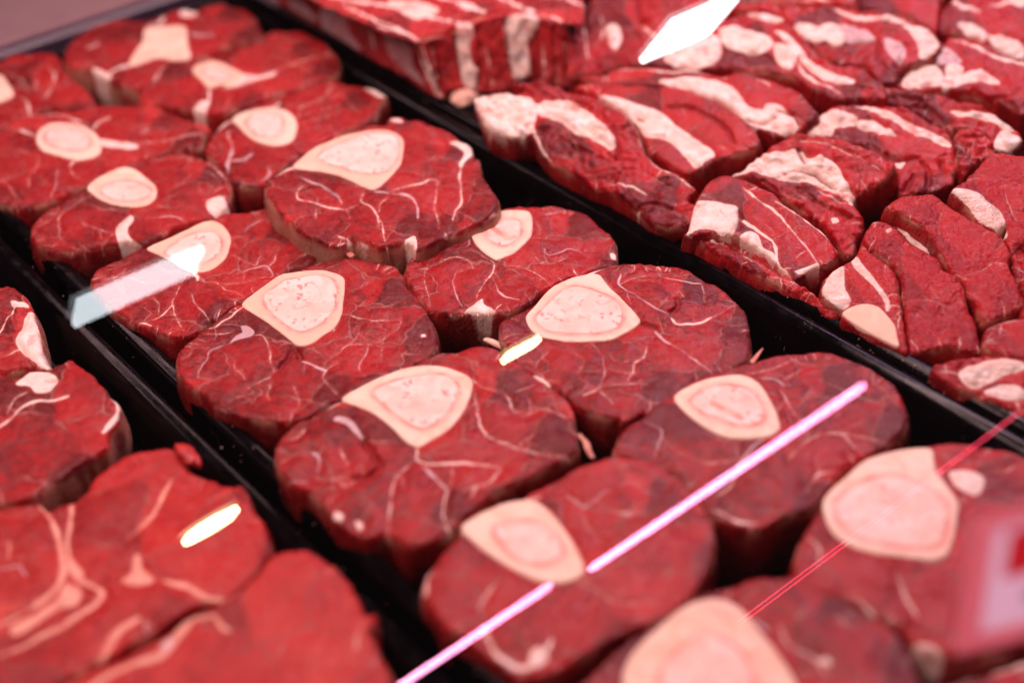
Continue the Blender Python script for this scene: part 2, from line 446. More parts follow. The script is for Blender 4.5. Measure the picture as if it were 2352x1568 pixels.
    gx = sdf(Qb+[eps, 0], P)-sdf(Qb-[eps, 0], P); gy = sdf(Qb+[0, eps], P)-sdf(Qb-[0, eps], P)
    G = np.stack([gx, gy], 1); G /= np.maximum(np.linalg.norm(G, axis=1), 1e-9)[:, None]
    K = 7
    for k in range(1, K+1):
        t = (k/K)**1.3
        off = (math.sin(min(1, t*1.25)*math.pi*.8)*.0022*wallout-t*t*.004)+.0006*N2(Qb[:, 0]+t*.01, Qb[:, 1]-t*.008, .014)*min(1, t*3)
        hz = H[bi]-(thick+H[bi]-0)*t
        V.append(np.column_stack([Qb+G*off[:, None], hz]))
        for a_, src in (('fat', f), ('silver', si), ('gash', g)):
            att[a_].append(src[bi]*1000+(.0 if a_ != 'gash' else 9)+t*1.5)
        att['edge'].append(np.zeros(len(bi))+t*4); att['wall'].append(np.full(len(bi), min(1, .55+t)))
    for (a, b) in BE:
        ja, jb = pos[a], pos[b]
        prev = (a, b)
        for k in range(K):
            na, nb = nv+k*len(bi)+ja, nv+k*len(bi)+jb
            F.append([prev[1], prev[0], na, nb]); prev = (na, nb)
    V = np.concatenate(V)
    me = make_mesh(name, V, F, [mat], {k: np.concatenate(v) for k, v in att.items()})
    ob = link(name, me)
    Mx = Matrix(((e1[0], e2[0], n[0], c[0]), (e1[1], e2[1], n[1], c[1]), (e1[2], e2[2], n[2], c[2]), (0, 0, 0, 1)))
    ob.matrix_world = Mx
    def slab(nm, P_, mt, raise_, low, round_, parent, other=None, gash=None):
        Q, F, BE, D = grid_cap(P_, s)
        e = np.clip(-D/round_, 0, 1)
        Hh = h0(Q)+raise_-round_*(1-np.sqrt(np.maximum(1-(1-e)**2, 0)))*.7+N3(Q[:, 0], Q[:, 1], .006)*.00012
        od = sdf(Q, other)*1000 if other is not None else np.full(len(Q), 99.)
        gg = seg_dist(Q, gash[:-1], gash[1:])*1000 if gash is not None else np.full(len(Q), 99.)
        if gash is not None: Hh = Hh-.002*np.exp(-(gg/1.3)**2)
        bi = sorted({i for ed in BE for i in ed}); pos = {i: j for j, i in enumerate(bi)}; bi = np.array(bi)
        V = np.concatenate([np.column_stack([Q, Hh]), np.column_stack([Q[bi], np.full(len(bi), low)])])
        for a, b in BE: F.append([b, a, len(Q)+pos[a], len(Q)+pos[b]])
        cat = lambda x, y: np.concatenate([x, y])
        m_ = make_mesh(nm, V, F, [mt], {'edge': cat(-D*1000, np.zeros(len(bi))), 'mar': cat(od, od[bi]), 'gash': cat(gg, gg[bi])})
        return link(nm, m_, parent)
    mg = None
    for k, wd, p in items:
        if k == 'G': mg = catmull(loc(p), .0012, False)
    for i, bp in enumerate(bones):
        mp = marrows[i] if i < len(marrows) else None
        b = slab('bone', bp, M_BONE, .0007, -thick*.8, .0012, ob, mp)
        if mp is not None: slab('marrow', mp, M_MARROW, .0011, -.004, .0016, b, gash=mg if i == 0 else None)
    return ob
# ---------------------------------------------------------------- the cuts: outline (o), bone (b), marrow (m, G its cleft), fat lines (f), pale sinew (s), fat areas (p), membrane (q), gashes (g)
PIECES = []
def P_(*a): PIECES.append((a[:-1], a[-1]))
GS = 'slices of shank laid out in the middle tray'; GC = 'bone-in chops fanned out in the right tray'
GT = 'lean slices overlapping in the right tray'; GL = 'large slices in the left tray'
P_('shank_slice', 'S', .050, (.02, .03), .040, 'thick shank slice with hourglass bone and yellowish fat side, in the far corner', 'shank slice', GS, '''
o c1 440,390 480,310 560,230 700,170 850,150 1000,150 1130,105 1260,65 1350,80 1420,50 1520,35 1620,60 1690,70 1750,120 1800,190 1825,250 1700,290 1500,350 1430,400 1340,430 1300,500 1100,570 950,595 840,575 720,520 620,480 520,470 460,450
b c1 1000,200 1100,185 1270,190 1290,260 1300,330 1310,405 1200,420 1120,400 1060,400 960,430 880,440 930,350 980,290
f c1 35 960,420 880,440 780,470 720,510
f c1 30 1130,110 1110,150 1020,180
s c1 26 1300,245 1400,255 1480,250
f c1 20 600,340 680,300
f c1 14 1050,560 1100,480 1150,440
p c1 1250,75 1350,80 1350,115 1250,120
p c1 640,470 740,490 760,530 660,520''', dict(wallc='W', quality=.75, seed=1))
P_('shank_slice', 'S', .045, (.01, .03), .036, 'shank slice with small round bone trailing a long arm of fat, far right corner', 'shank slice', GS, '''
o c1 950,690 990,600 1130,565 1300,505 1310,440 1420,400 1500,350 1700,280 1830,235 1900,210 2050,215 2200,280 2310,370 2345,470 2300,535 2150,590 2000,635 1800,700 1650,750 1500,785 1430,795 1330,770 1150,745 1010,725
b c1 1310,480 1340,430 1430,412 1530,430 1600,465 1660,500 1660,550 1600,595 1520,585 1440,610 1390,560
m c1 1400,500 1460,480 1550,492 1580,530 1540,555 1460,548
p c1 1600,490 1700,510 1800,520 1900,495 1880,525 1750,560 1620,600 1500,610 1440,620 1560,590
f c1 22 1440,610 1440,680 1420,760
p c1 1330,780 1390,700 1430,710 1420,795
f c1 16 1900,490 2050,430 2200,390 2300,380
f c1 9 1580,680 1570,740 1550,765
f c1 10 1850,330 2000,345 2200,355
f c1 8 1900,400 2000,440 2150,500
f c1 8 1830,270 1950,280 2100,300
s c1 8 2000,560 2100,500 2200,490''', dict(quality=.75, seed=2))
P_('shank_slice', 'S', .044, (.01, .02), .036, 'shank slice with pale bone cut off by the upper left picture edge', 'shank slice', GS, '''
o c1 -260,450 0,435 60,400 180,370 350,365 400,390 440,470 520,560 600,630 650,700 640,745 450,760 250,780 100,840 0,870 -200,850
b c1 -120,520 0,515 60,580 95,645 60,675 -60,700
f c1 20 130,660 180,700 200,760 215,820
f c1 12 0,500 80,520 150,560 200,640
f c1 14 330,460 380,520 360,600 300,680
f c1 14 260,560 240,620
f c1 12 0,770 100,760 210,790''', dict(quality=.7, seed=3))
P_('shank_slice', 'S', .042, (.01, .03), .036, 'wide shank slice whose round bone has a wedge of fat pointing right, at left edge', 'shank slice', GS, '''
o c1 -200,950 -50,870 100,840 220,795 450,770 560,750 700,730 850,725 980,730 1150,760 1300,820 1400,865 1450,900 1400,960 1390,1035 1200,1055 1000,1080 900,1120 780,1180 640,1240 560,1290 460,1330 380,1370 250,1420 200,1430 130,1450 0,1400 -200,1320
b c1 250,960 280,900 350,860 450,850 560,860 640,900 690,960 690,1050 620,1090 520,1110 400,1085 300,1055 260,1010
m c1 320,960 360,905 470,885 560,905 610,960 600,1010 530,1040 420,1032 340,1000
p c1 680,950 800,962 930,985 955,1012 880,1022 700,1000
f c1 40 260,950 200,930 140,905
f c1 14 930,980 1200,960 1430,940
f c1 26 640,880 680,840 760,810
f c1 20 560,1100 510,1120 480,1160
f c1 9 270,1080 260,1150 210,1230 200,1310
s c1 12 400,1170 390,1260 350,1370
f c1 8 480,1150 500,1200 560,1240
f c1 22 220,810 350,795 480,815 600,855
f c1 8 0,1040 120,1040 240,1090
f c1 8 980,860 1050,910 1200,900 1300,870
s c1 16 1020,880 960,920
f c1 8 1130,1000 1140,900
f c1 9 0,1230 60,1280 120,1380''', dict(quality=.8, seed=4, radial=12))
P_('shank_slice', 'S', .042, (-.01, .02), .036, 'shank slice with cream ring bone and fatty tip, tucked behind the largest slice', 'shank slice', GS, '''
o P 470,340 490,305 520,275 550,258 580,240 620,225 650,208 690,195 750,190 810,200 850,203 888,225 875,242 868,265 850,288 810,298 760,315 700,348 640,392 612,420 580,430 545,428 530,420 525,395 500,372 480,358
b c1 1600,830 1660,780 1760,750 1880,735 1960,760 2020,800 2050,860 2040,930 2010,980 1930,1010 1850,1010 1760,980 1700,940 1650,885
m c1 1705,860 1760,795 1860,780 1930,820 1945,880 1920,940 1850,962 1770,940 1725,900
f c1 26 1860,740 1900,720 1930,700
f c1 26 1620,830 1550,860 1490,910
s c1 34 1600,1000 1590,1060 1570,1130 1570,1180
s c1 30 1590,1100 1680,1095 1740,1060
f c1 16 1600,990 1580,950 1570,900
f c1 8 2060,820 2070,740 2140,720 2280,690 2350,650
f c1 7 2060,870 2100,850 2350,780
f c2 8 410,740 500,720 600,660 640,600
f c2 7 700,660 760,720 830,790
p c2 860,610 950,630 1020,680 990,690 940,670
f c2 6 300,640 420,655 520,640
s c1 14 1800,1260 1860,1200 1840,1140''', dict(quality=.9, seed=5))
P_('shank_slice', 'S', .043, (-.01, .04), .036, 'oval shank slice with two tiny holes in its bone, fat lump on its rim', 'shank slice', GS, '''
o P 68,540 78,512 100,490 150,462 210,420 250,395 290,375 350,360 410,352 450,360 500,380 527,405 532,435 522,465 505,488 470,505 430,515 410,523 370,548 333,563 300,552 273,557 233,565 200,573 150,578 117,573 90,558
b c1 600,1300 660,1240 750,1190 850,1150 930,1160 1000,1210 1060,1260 1080,1310 1070,1370 1020,1410 950,1422 880,1415 780,1400 690,1370 640,1340
m c1 700,1310 770,1262 880,1242 970,1262 1025,1300 1015,1340 950,1370 850,1372 760,1358
p A 800,170 850,110 900,72 925,110 885,170 900,230 990,285 920,310 850,300 810,250
s A 12 560,110 590,140 650,160 720,190 770,200
f A 5 590,150 520,165
s A 16 1010,100 1100,103 1200,100 1270,125
f A 7 430,250 400,150 420,70 520,0 650,-70
s c1 9 1180,1240 1280,1240 1350,1190 1450,1200 1530,1280
f c1 9 1380,1280 1375,1320 1430,1350 1540,1300
f c1 6 1060,1430 1200,1370 1350,1345 1400,1350
f c1 7 350,1410 500,1390 600,1370
f c1 7 270,1480 400,1465
f c1 7 240,1540 330,1525
s c1 9 950,1110 1020,1090
f c1 7 1150,1330 1250,1280
f A 8 270,150 350,110
f A 7 360,290 380,260
f c1 12 1240,1055 1330,1065 1450,1140 1570,1260
f c1 6 1060,1130 1100,1095 1250,1090 1330,1130
p c1 1430,1390 1530,1360 1570,1420 1490,1480 1430,1450
f A 6 440,270 600,320 700,280 790,200''', dict(seed=6, radial=8))
P_('shank_slice', 'S', .054, (-.01, .04), .040, 'largest shank slice, pear-shaped bone and dark oval muscle, skin along its near side', 'shank slice', GS, '''
o c2 180,1290 190,1240 260,1200 350,1130 450,1060 540,1000 640,950 660,910 700,930 820,890 930,872 1020,870 1015,830 1060,812 1130,815 1160,840 1260,850 1370,880 1470,920 1530,970 1580,990 1610,1030 1620,1080 1660,1110 1655,1150 1690,1230 1740,1320 1780,1380 1790,1440 1740,1490 1680,1530
o B 2250,60 2200,100 2100,140 1980,190 1860,240 1760,290 1690,300 1640,260 1560,270 1480,285 1430,300 1360,270 1260,235 1150,270 1040,240 960,210 880,170 800,110 740,60 690,10
o c2 240,1420 195,1370
b c2 370,1150 430,1080 520,1010 640,960 760,925 880,910 1000,910 1090,940 1135,985 1130,1080 1110,1150 1060,1210 1000,1270 930,1312 860,1290 780,1250 680,1205 560,1175 450,1165
m c2 560,1080 620,1030 720,990 850,950 980,940 1070,970 1090,1040 1070,1120 1010,1180 920,1200 820,1190 700,1150 610,1120
f c2 34 380,1150 310,1180 250,1215
s c2 20 420,1210 500,1250 580,1270 640,1310 690,1350 710,1390
f c2 20 440,1280 400,1320 410,1370 500,1390 600,1420 720,1430 820,1410
f c2 16 860,1330 840,1380 900,1420 950,1480 960,1568
f c2 10 720,1430 750,1440 760,1500
s c2 24 1050,1350 1130,1340 1200,1380 1230,1430 1230,1500
f c2 10 1050,1350 980,1400 960,1470
f c2 18 1060,1310 1150,1290 1250,1270 1330,1240 1370,1250
f c2 10 1110,1180 1200,1190 1270,1220
f c2 10 1370,1250 1360,1330 1350,1400 1370,1500 1380,1568
p c2 1450,985 1540,968 1600,1000 1610,1060 1560,1110 1530,1160 1512,1130 1550,1060 1500,1015
f c2 18 1530,1150 1520,1220 1530,1300 1530,1400 1490,1440 1470,1520
f c2 6 480,1310 520,1340
f c2 8 530,1430 530,1500
s c2 20 930,1320 1000,1330 1050,1350
g c2 8 430,1310 500,1285 600,1290 680,1360
f B 20 1150,200 1230,240 1280,270
f B 14 1440,100 1470,200 1480,270
p B 1610,250 1680,210 1700,290 1650,320 1620,290
s c2 6 1350,1120 1430,1125
f c2 5 1190,960 1300,990 1400,1010
p c2 1040,825 1110,830 1130,860 1060,850
f B 30 1490,290 1560,280 1620,260
f B 26 1150,262 1260,240 1370,280''', dict(seed=7, wallc='F'))
P_('shank_slice', 'S', .041, (0, .03), .037, 'shank slice half under the white reflection, with a bloodied ring bone', 'shank slice', GS, '''
o A 620,510 650,460 720,410 830,370 1000,290 1150,220 1300,150 1450,85 1560,55 1640,60 1700,50 1860,35 1930,90 1980,170 2060,260 2130,320 2190,390 2100,440 1960,480 1900,540 1800,590 1680,665 1570,740 1430,820 1340,895 1250,915 1150,900 1000,850 900,820 840,775 760,720 680,640 630,580
b A 1010,300 1150,230 1300,160 1400,115 1480,108 1550,150 1590,220 1580,290 1560,350 1500,410 1430,450 1330,460 1250,430 1170,375 1080,335
m A 1150,330 1230,250 1330,200 1450,185 1500,215 1520,270 1500,330 1430,380 1350,400 1250,385
s A 11 1680,190 1720,150 1800,115 1880,90
f A 8 1590,210 1660,215 1720,240
f A 10 1370,490 1420,530 1500,540 1560,590 1630,610 1670,650
s A 14 1600,480 1680,460 1750,430 1830,420 1860,440 1880,490 1865,510
s A 12 1700,330 1710,380 1760,410 1800,350
f A 8 1690,440 1700,400 1640,350 1600,340
f A 8 1850,430 1890,390 1910,330
f A 9 1560,550 1700,530 1800,510 1900,500
s A 12 1320,610 1340,680 1390,730 1440,800
f A 10 1240,560 1210,640 1190,700 1220,800 1270,870
f A 14 1190,700 1100,780 1000,820
f A 8 700,530 850,500 1000,540 1100,520
f A 6 780,510 830,600 880,660
f A 7 1060,650 1100,700 1090,770
f A 30 1330,460 1360,500 1360,520
f A 20 960,815 1050,840
f A 7 700,470 800,440 900,400
s A 5 1780,380 1750,340''', dict(seed=8, radial=10))
P_('shank_slice', 'S', .043, (-.02, .03), .038, 'shank slice with small ring bone split by a red cleft, against the right tray wall', 'shank slice', GS, '''
o C -40,430 0,360 60,310 150,250 250,190 360,140 480,90 600,50 700,30 850,15 960,5 1090,20 1180,50 1260,100 1330,160 1400,220 1430,300 1430,370 1410,410 1300,450 1180,500 1070,520 1000,555 930,600 860,650 780,700 700,745 640,755 560,745 480,740 370,750 260,755 180,740 120,720 60,640 10,560 -30,500
b C 415,180 450,130 540,80 640,55 740,50 820,60 845,100 845,180 830,240 780,300 720,350 650,375 600,390 540,360 480,310 440,260
m C 530,210 560,160 620,130 700,115 755,130 765,180 750,240 710,280 650,300 590,285 545,250
G C 560,165 600,195 640,225 690,255 720,245
f C 30 380,140 440,140
s C 12 410,230 410,280 370,310 300,340
f C 10 180,410 270,370 330,360 400,380 440,440
f C 12 330,335 420,320 480,340 520,370 580,400 580,440 560,480 520,530 480,580 460,640
s C 11 320,450 300,520 310,580 330,640 360,700
s C 16 590,540 620,600 680,640 760,655
f C 7 180,400 110,450 105,520 120,600 140,700
p C 380,735 430,690 500,640 515,680 570,715 590,745 480,748
f C 8 850,240 930,235 1020,235
s C 14 930,310 945,350 1040,330 1090,295 1170,310 1210,340 1240,360
f C 6 850,350 900,400 980,410 1080,370
s C 7 970,110 980,160 950,200
f C 9 670,430 760,430 850,460 940,520 960,550
f C 6 1150,300 1180,270
f C 12 600,390 650,400 660,430
s C 16 930,80 1000,60 1080,30
f C 8 10,380 100,330 200,300
f C 8 60,440 130,430
p C 1380,320 1420,330 1425,370 1390,360
f C 6 870,120 900,170 890,220''', dict(seed=9, radial=12, wallc='D'))
P_('shank_slice', 'S', .043, (0, .03), .037, 'sharply focused shank slice with kite-shaped bone, speckled marrow and bluish sinew loop', 'shank slice', GS, '''
o B 40,1080 60,1000 130,920 250,820 380,730 500,660 620,590 760,500 870,455 1000,400 1100,380 1200,370 1300,380 1400,390 1490,410 1560,430 1600,500 1640,570 1700,640 1760,740 1800,800 1835,900 1835,980 1790,1050 1700,1095 1550,1150 1400,1220 1300,1270 1200,1330 1080,1390 960,1470 880,1500 700,1500 550,1480 450,1450 350,1420 300,1400 250,1340 150,1260 90,1220 50,1160
b B 490,690 560,630 650,570 760,500 870,475 1000,460 1100,465 1190,500 1200,580 1190,680 1180,760 1130,850 1050,900 980,950 900,970 850,950 760,880 650,800 550,740
m B 655,640 720,600 800,550 900,530 1000,510 1100,530 1135,600 1130,680 1110,740 1060,800 980,850 900,868 830,850 760,800 700,750 665,700
f B 26 500,700 400,770 300,825 250,840
s B 10 280,830 360,815 450,815 500,830
q B 480,825 530,825 575,860 560,890 500,905 440,925 400,940 450,885 490,865
s B 12 560,890 480,910 400,940 320,970 270,1000 250,1060 220,1110 195,1160 190,1200
f B 7 190,1195 260,1195 335,1210
f B 12 570,890 630,890 660,940 680,1000 690,1060 705,1130 710,1160
f B 8 430,1060 440,1120 480,1150 510,1200
f B 9 760,1110 710,1150 670,1185 600,1220 530,1250 520,1290
g B 14 835,960 870,1000 890,1050
g B 6 835,1000 800,1060 750,1110
s B 26 900,1070 960,1085 1020,1115 1070,1140
f B 9 1150,1090 1080,1130 1050,1170 1060,1210 1110,1260 1160,1310
f B 11 1180,760 1250,765 1330,790 1400,810 1500,805 1590,800
f B 8 1590,800 1570,860 1500,910 1440,940 1370,960 1280,960 1200,980 1150,1020 1090,1060 1060,1120
s B 10 1370,960 1350,1020 1300,1100 1310,1150
f B 6 1300,840 1290,900 1240,960 1200,985
f B 6 1280,670 1340,680 1390,715 1470,715 1550,690 1620,665
f B 5 1400,515 1320,560 1250,600
f B 7 850,1250 880,1330 890,1390 870,1440
f B 6 690,1220 670,1290 680,1350
f B 8 100,970 200,970
f B 6 400,1370 470,1320 560,1300 640,1310
f B 12 1130,850 1120,870
f B 5 1480,900 1450,1000 1460,1080
f B 9 240,880 330,880 430,860
p B 1720,900 1755,895 1760,915 1730,920
f B 8 300,1385 380,1420''', dict(seed=10, radial=8, quality=1.25))
P_('shank_slice', 'S', .043, (-.01, .03), .038, 'shank slice with broad almond bone and bluish sinew arcs, beside the right tray bar', 'shank slice', GS, '''
o C 610,860 640,810 700,760 790,700 860,650 950,590 1070,520 1200,470 1310,430 1400,405 1500,395 1600,390 1700,395 1800,410 1920,455 2020,520 2130,570 2200,620 2270,680 2310,740 2345,850 2351,960 2345,1080 2280,1120 2160,1170 2050,1190 1950,1240 1850,1330 1750,1400 1600,1440 1550,1480 1450,1490 1300,1480 1200,1440 1140,1400 1060,1320 960,1250 850,1180 750,1100 650,1015 660,980 630,930
b C 800,760 860,680 950,590 1070,530 1200,490 1300,480 1350,530 1400,590 1450,640 1500,700 1560,760 1590,810 1540,860 1450,910 1380,940 1250,945 1100,940 1000,920 900,900 830,850
m C 880,780 920,720 980,660 1050,610 1130,580 1220,590 1300,620 1370,650 1420,690 1455,750 1450,810 1420,855 1350,880 1250,890 1120,885 1000,868 920,838
f C 34 1220,488 1310,450 1340,430
f C 12 1310,450 1380,420 1440,408
s C 22 1450,470 1440,530 1480,580 1550,620
s C 16 1550,620 1640,680 1720,730 1780,760
f C 10 1450,540 1520,510 1620,490 1740,490
s C 22 1750,495 1850,520 1930,540 2010,550
f C 6 2010,550 2030,620 2030,680
f C 5 1850,590 1890,640
f C 26 1800,780 1830,820 1920,825 2010,810 2080,775
f C 8 2080,780 2180,720 2250,680
g C 14 1590,810 1640,835 1690,850
s C 26 1690,870 1740,930 1810,980
s C 14 1810,980 1870,1020 1960,1070 2050,1140 2110,1180
f C 10 1640,970 1610,1060 1550,1100 1540,1180
f C 7 1350,1150 1450,1160 1550,1170 1650,1140
f C 6 1380,1060 1440,1090 1520,1090
s C 13 1250,950 1290,1000 1330,1080 1345,1160 1330,1230 1290,1290
f C 10 1290,1280 1400,1250 1550,1240 1640,1240
f C 20 1290,1290 1200,1330
f C 10 1310,1300 1370,1340 1400,1380
f C 7 1150,1030 1200,1080 1190,1130 1140,1180
p C 840,1165 880,1175 960,1225 975,1255 900,1225 850,1190
f C 5 1330,460 1350,520 1430,600
f C 6 2100,800 2200,830 2300,830
f C 10 1540,400 1550,440 1520,470
f C 6 1620,400 1640,450
f C 6 1700,400 1705,440
f C 6 1800,425 1790,460
g C 5 1840,640 1850,700 1800,740
f C 8 640,940 700,900 760,900
f C 6 960,1000 880,1080 870,1130 940,1200 1040,1230''', dict(seed=11, radial=12, quality=1.2))
P_('shank_slice', 'S', .045, (0, .04), .040, 'shank slice of many small muscles around a large pale bone, below the sharply focused one', 'shank slice', GS, '''
o P 632,1040 645,1000 676,973 712,956 752,934 790,913 830,892 865,875 910,853 960,830 1010,812 1060,803 1110,798 1154,807 1190,837 1225,863 1264,887 1294,910 1314,937 1323,970 1325,1000 1327,1045 1290,1062 1240,1090 1150,1130 1100,1165 1050,1210 1020,1235 975,1258 940,1255 905,1235 880,1228 855,1238 810,1230 775,1205 750,1170 715,1135 680,1115 645,1085 633,1060
b P 785,915 830,885 880,860 940,840 1000,837 1050,850 1085,875 1078,920 1060,955 1030,990 990,1015 960,1030 930,1015 900,985 860,955 820,935
m P 862,903 900,880 950,868 1000,862 1038,875 1048,905 1032,943 1003,972 970,985 932,970 893,940
f P 11 790,915 765,932 735,942
q P 775,955 800,962 822,985 835,1015 815,1000 795,980 765,965
f P 5 700,985 680,1005 660,1010
g P 5 838,1015 855,1050 878,1075
g P 3 878,1075 850,1090 810,1100
s P 9 715,1038 735,1055 728,1080
f P 5 780,1030 790,1050 800,1070
f P 8 958,1030 958,1055 985,1068 1060,1065 1120,1070 1150,1075
f P 5 945,1065 925,1085 905,1110 897,1160 888,1235
s P 9 970,1072 1000,1100 1028,1128 
f P 6 1028,1128 1018,1180 1032,1225
f P 4 1150,1075 1120,1110 1060,1130
f P 4 1085,870 1110,890 1160,905 1180,950
f P 5 1090,900 1100,960 1115,1000 1160,1020 1230,1042 1300,1050
s P 7 1180,900 1230,882
f P 3 1200,960 1250,940 1300,960
f P 4 1040,1080 1035,1120
f P 3 790,1120 830,1100 850,1090
f P 3 720,1090 750,1100 800,1095
p P 770,1175 790,1185 785,1200 765,1190
p P 815,1195 835,1205 825,1220''', dict(seed=12, radial=6, bulge=2.6))
P_('shank_slice', 'S', .043, (0, .03), .038, 'shank slice crossed by the pink streak, its rounded bone holding a red gash', 'shank slice', GS, '''
o P 1410,1030 1430,990 1480,950 1550,900 1620,860 1720,838 1800,815 1880,808 1950,828 2020,860 2065,900 2085,955 2080,990 2040,1020 1980,1050 1930,1085 1900,1130 1860,1170 1800,1190 1740,1215 1690,1205 1640,1190 1600,1130 1530,1080 1460,1055 1420,1050
b P 1548,915 1570,893 1620,872 1690,862 1730,872 1755,895 1780,940 1792,985 1775,1005 1730,1013 1670,1008 1620,985 1575,950
m P 1590,925 1620,900 1670,890 1720,902 1745,930 1752,962 1730,980 1690,980 1640,962 1605,943
G P 1640,932 1665,945 1700,965
s P 8 1750,870 1780,872 1800,885
f P 6 1720,860 1770,850 1820,825
f P 4 1790,890 1830,960 1850,1000
f P 4 1840,850 1800,870 
s P 8 1760,1005 1720,1040 1690,1080
f P 5 1690,1080 1680,1110 1640,1140
f P 5 1810,1060 1860,1010 1920,992 1980,1000 2040,1015
f P 4 1930,990 1980,1040
f P 5 1850,1130 1880,1090 1930,1080
f P 9 1640,1170 1700,1195 1740,1200
f P 4 1520,1000 1560,1040 1640,1060 1740,1050
s P 5 1480,970 1520,990 1500,1050
f P 4 1880,870 1950,900 2020,930''', dict(seed=13, radial=6, quality=.85))
P_('shank_slice', 'S', .044, (0, .03), .038, 'blurred shank slice with egg-shaped bone under the break in the pink streak', 'shank slice', GS, '''
o P 970,1370 985,1310 1040,1250 1100,1200 1180,1150 1280,1100 1380,1060 1450,1052 1530,1075 1600,1130 1640,1200 1642,1270 1620,1330 1580,1380 1520,1420 1400,1475 1320,1520 1240,1555 1180,1550 1100,1490 1010,1430
b P 1060,1215 1090,1190 1140,1165 1180,1150 1230,1150 1270,1180 1300,1220 1325,1260 1345,1310 1330,1325 1290,1338 1240,1335 1180,1310 1130,1280 1090,1250
m P 1140,1222 1180,1205 1230,1205 1270,1230 1290,1265 1270,1290 1220,1295 1170,1272
f P 12 1190,1150 1240,1140
s J 24 430,700 550,800 630,840 750,760 860,680
s J 14 860,680 980,640 1080,660 1180,720 1290,790
f J 9 600,850 650,1000 750,1150
f P 9 978,1370 982,1330 995,1295
f P 14 1110,1440 1140,1495 1190,1530 1240,1510 1265,1465
f J 14 1400,950 1480,1020 1560,1060
f P 6 1150,1330 1120,1360 1100,1400
p P 1215,1500 1240,1480 1260,1510 1230,1530
f P 5 1350,1330 1420,1380 1520,1380
f P 5 1370,1150 1420,1180 1500,1180
f P 4 1550,1290 1500,1340''', dict(seed=14, quality=.7, branch=.4, radial=4))
P_('shank_slice', 'S', .045, (-.02, .03), .038, 'blurred shank slice with big pale marrow bone, at right edge behind the price card', 'shank slice', GS, '''
o P 1825,1310 1830,1260 1870,1190 1930,1110 2010,1055 2100,1022 2200,1016 2300,1032 2380,1070 2450,1150 2480,1280 2450,1400 2350,1480 2200,1510 2120,1490 2080,1450 1990,1400 1900,1370 1840,1350
b G 140,380 200,280 300,200 420,110 560,50 700,15 850,20 870,100 890,190 960,280 1030,380 1020,500 1000,620 950,730 850,770 650,750 500,740 350,700 230,630 160,530
m G 240,400 350,290 500,240 650,240 800,300 920,390 940,500 900,640 780,680 600,670 400,630 290,560
s G 16 860,20 880,130 950,260
p G 970,180 1100,170 1200,230 1150,330 1020,280
f G 26 620,850 680,1000 750,1120
p G 700,1300 830,1320 950,1400 900,1430 750,1380
f G 18 300,980 400,1050 600,1250
f G 18 1200,170 1300,190 1400,150
f P 5 1850,1230 1880,1270 1870,1330''', dict(seed=15, quality=.7, branch=.4))
P_('shank_slice', 'S', .046, (0, .03), .038, 'very blurred shank slice with peach bone, nearest the camera at the bottom edge', 'shank slice', GS, '''
o P 1290,1640 1340,1560 1430,1480 1560,1390 1680,1342 1790,1325 1890,1350 1990,1405 2070,1460 2110,1540 2110,1660 2000,1760 1800,1810 1500,1780 1340,1710
b P 1430,1560 1450,1500 1500,1450 1570,1400 1640,1375 1700,1392 1740,1440 1790,1500 1830,1568 1830,1620 1750,1660 1600,1670 1470,1640
m P 1520,1550 1560,1500 1620,1470 1680,1490 1720,1540 1710,1600 1600,1620 1540,1600
s P 12 1732,1419 1770,1445
f P 8 1790,1420 1810,1480 1870,1510 1900,1560
f P 8 1920,1410 1950,1440
p P 1880,1520 1900,1510 1910,1530
f P 8 1700,1380 1740,1350''', dict(seed=16, quality=.6, branch=.4))
P_('shank_slice', 'S', .040, (0, .02), .034, 'corner of a blurred dark red slice in the bottom right, below the price card', 'shank slice', GS, '''
o P 2150,1580 2200,1560 2300,1530 2400,1500 2560,1520 2560,1720 2300,1760 2160,1700
f P 12 2160,1570 2260,1545 2400,1510''', dict(seed=17, quality=.5, branch=.3))
# left tray
P_('boneless_slice', 'L', .046, (0, .03), .038, 'ragged slice with a crinkled flap of pale fat on its right, highest in left tray', 'meat slice', GL, '''
o A -260,600 0,578 60,580 130,610 190,660 225,720 250,800 275,880 290,980 320,1060 356,1105 320,1140 230,1100 100,1130 -50,1160 -260,1150
p A 80,672 195,682 190,706 90,702
p A 195,740 235,740 250,800 280,900 290,980 350,1108 320,1130 220,1070 110,960 150,840
f A 20 100,700 60,780 0,880
f A 12 150,980 80,1020 0,1040''', dict(seed=20, quality=.8, wallc='F', rough=.5))
P_('boneless_slice', 'L', .045, (0, .03), .040, 'broad slice with fat seam arching over one large muscle, grey membrane on its right', 'meat slice', GL, '''
o A -260,1180 0,1180 130,1195 200,1150 330,1150 370,1130 420,1100 490,1070 560,1120 640,1190 700,1250 750,1310 800,1340 830,1380 820,1440 790,1490 745,1540
o D 640,130 500,220 350,330 230,420 120,455 0,470 -300,490
p A 110,1250 170,1190 250,1150 330,1160 390,1190 400,1230 340,1290 250,1300 200,1260
f A 34 480,1320 350,1350 250,1360 150,1410 50,1500 -50,1568
f A 40 760,1320 815,1370 810,1430 750,1500 700,1550
f A 14 200,1300 100,1350 50,1440
g A 9 330,1220 380,1210''', dict(seed=21, quality=.75, wallc='F'))
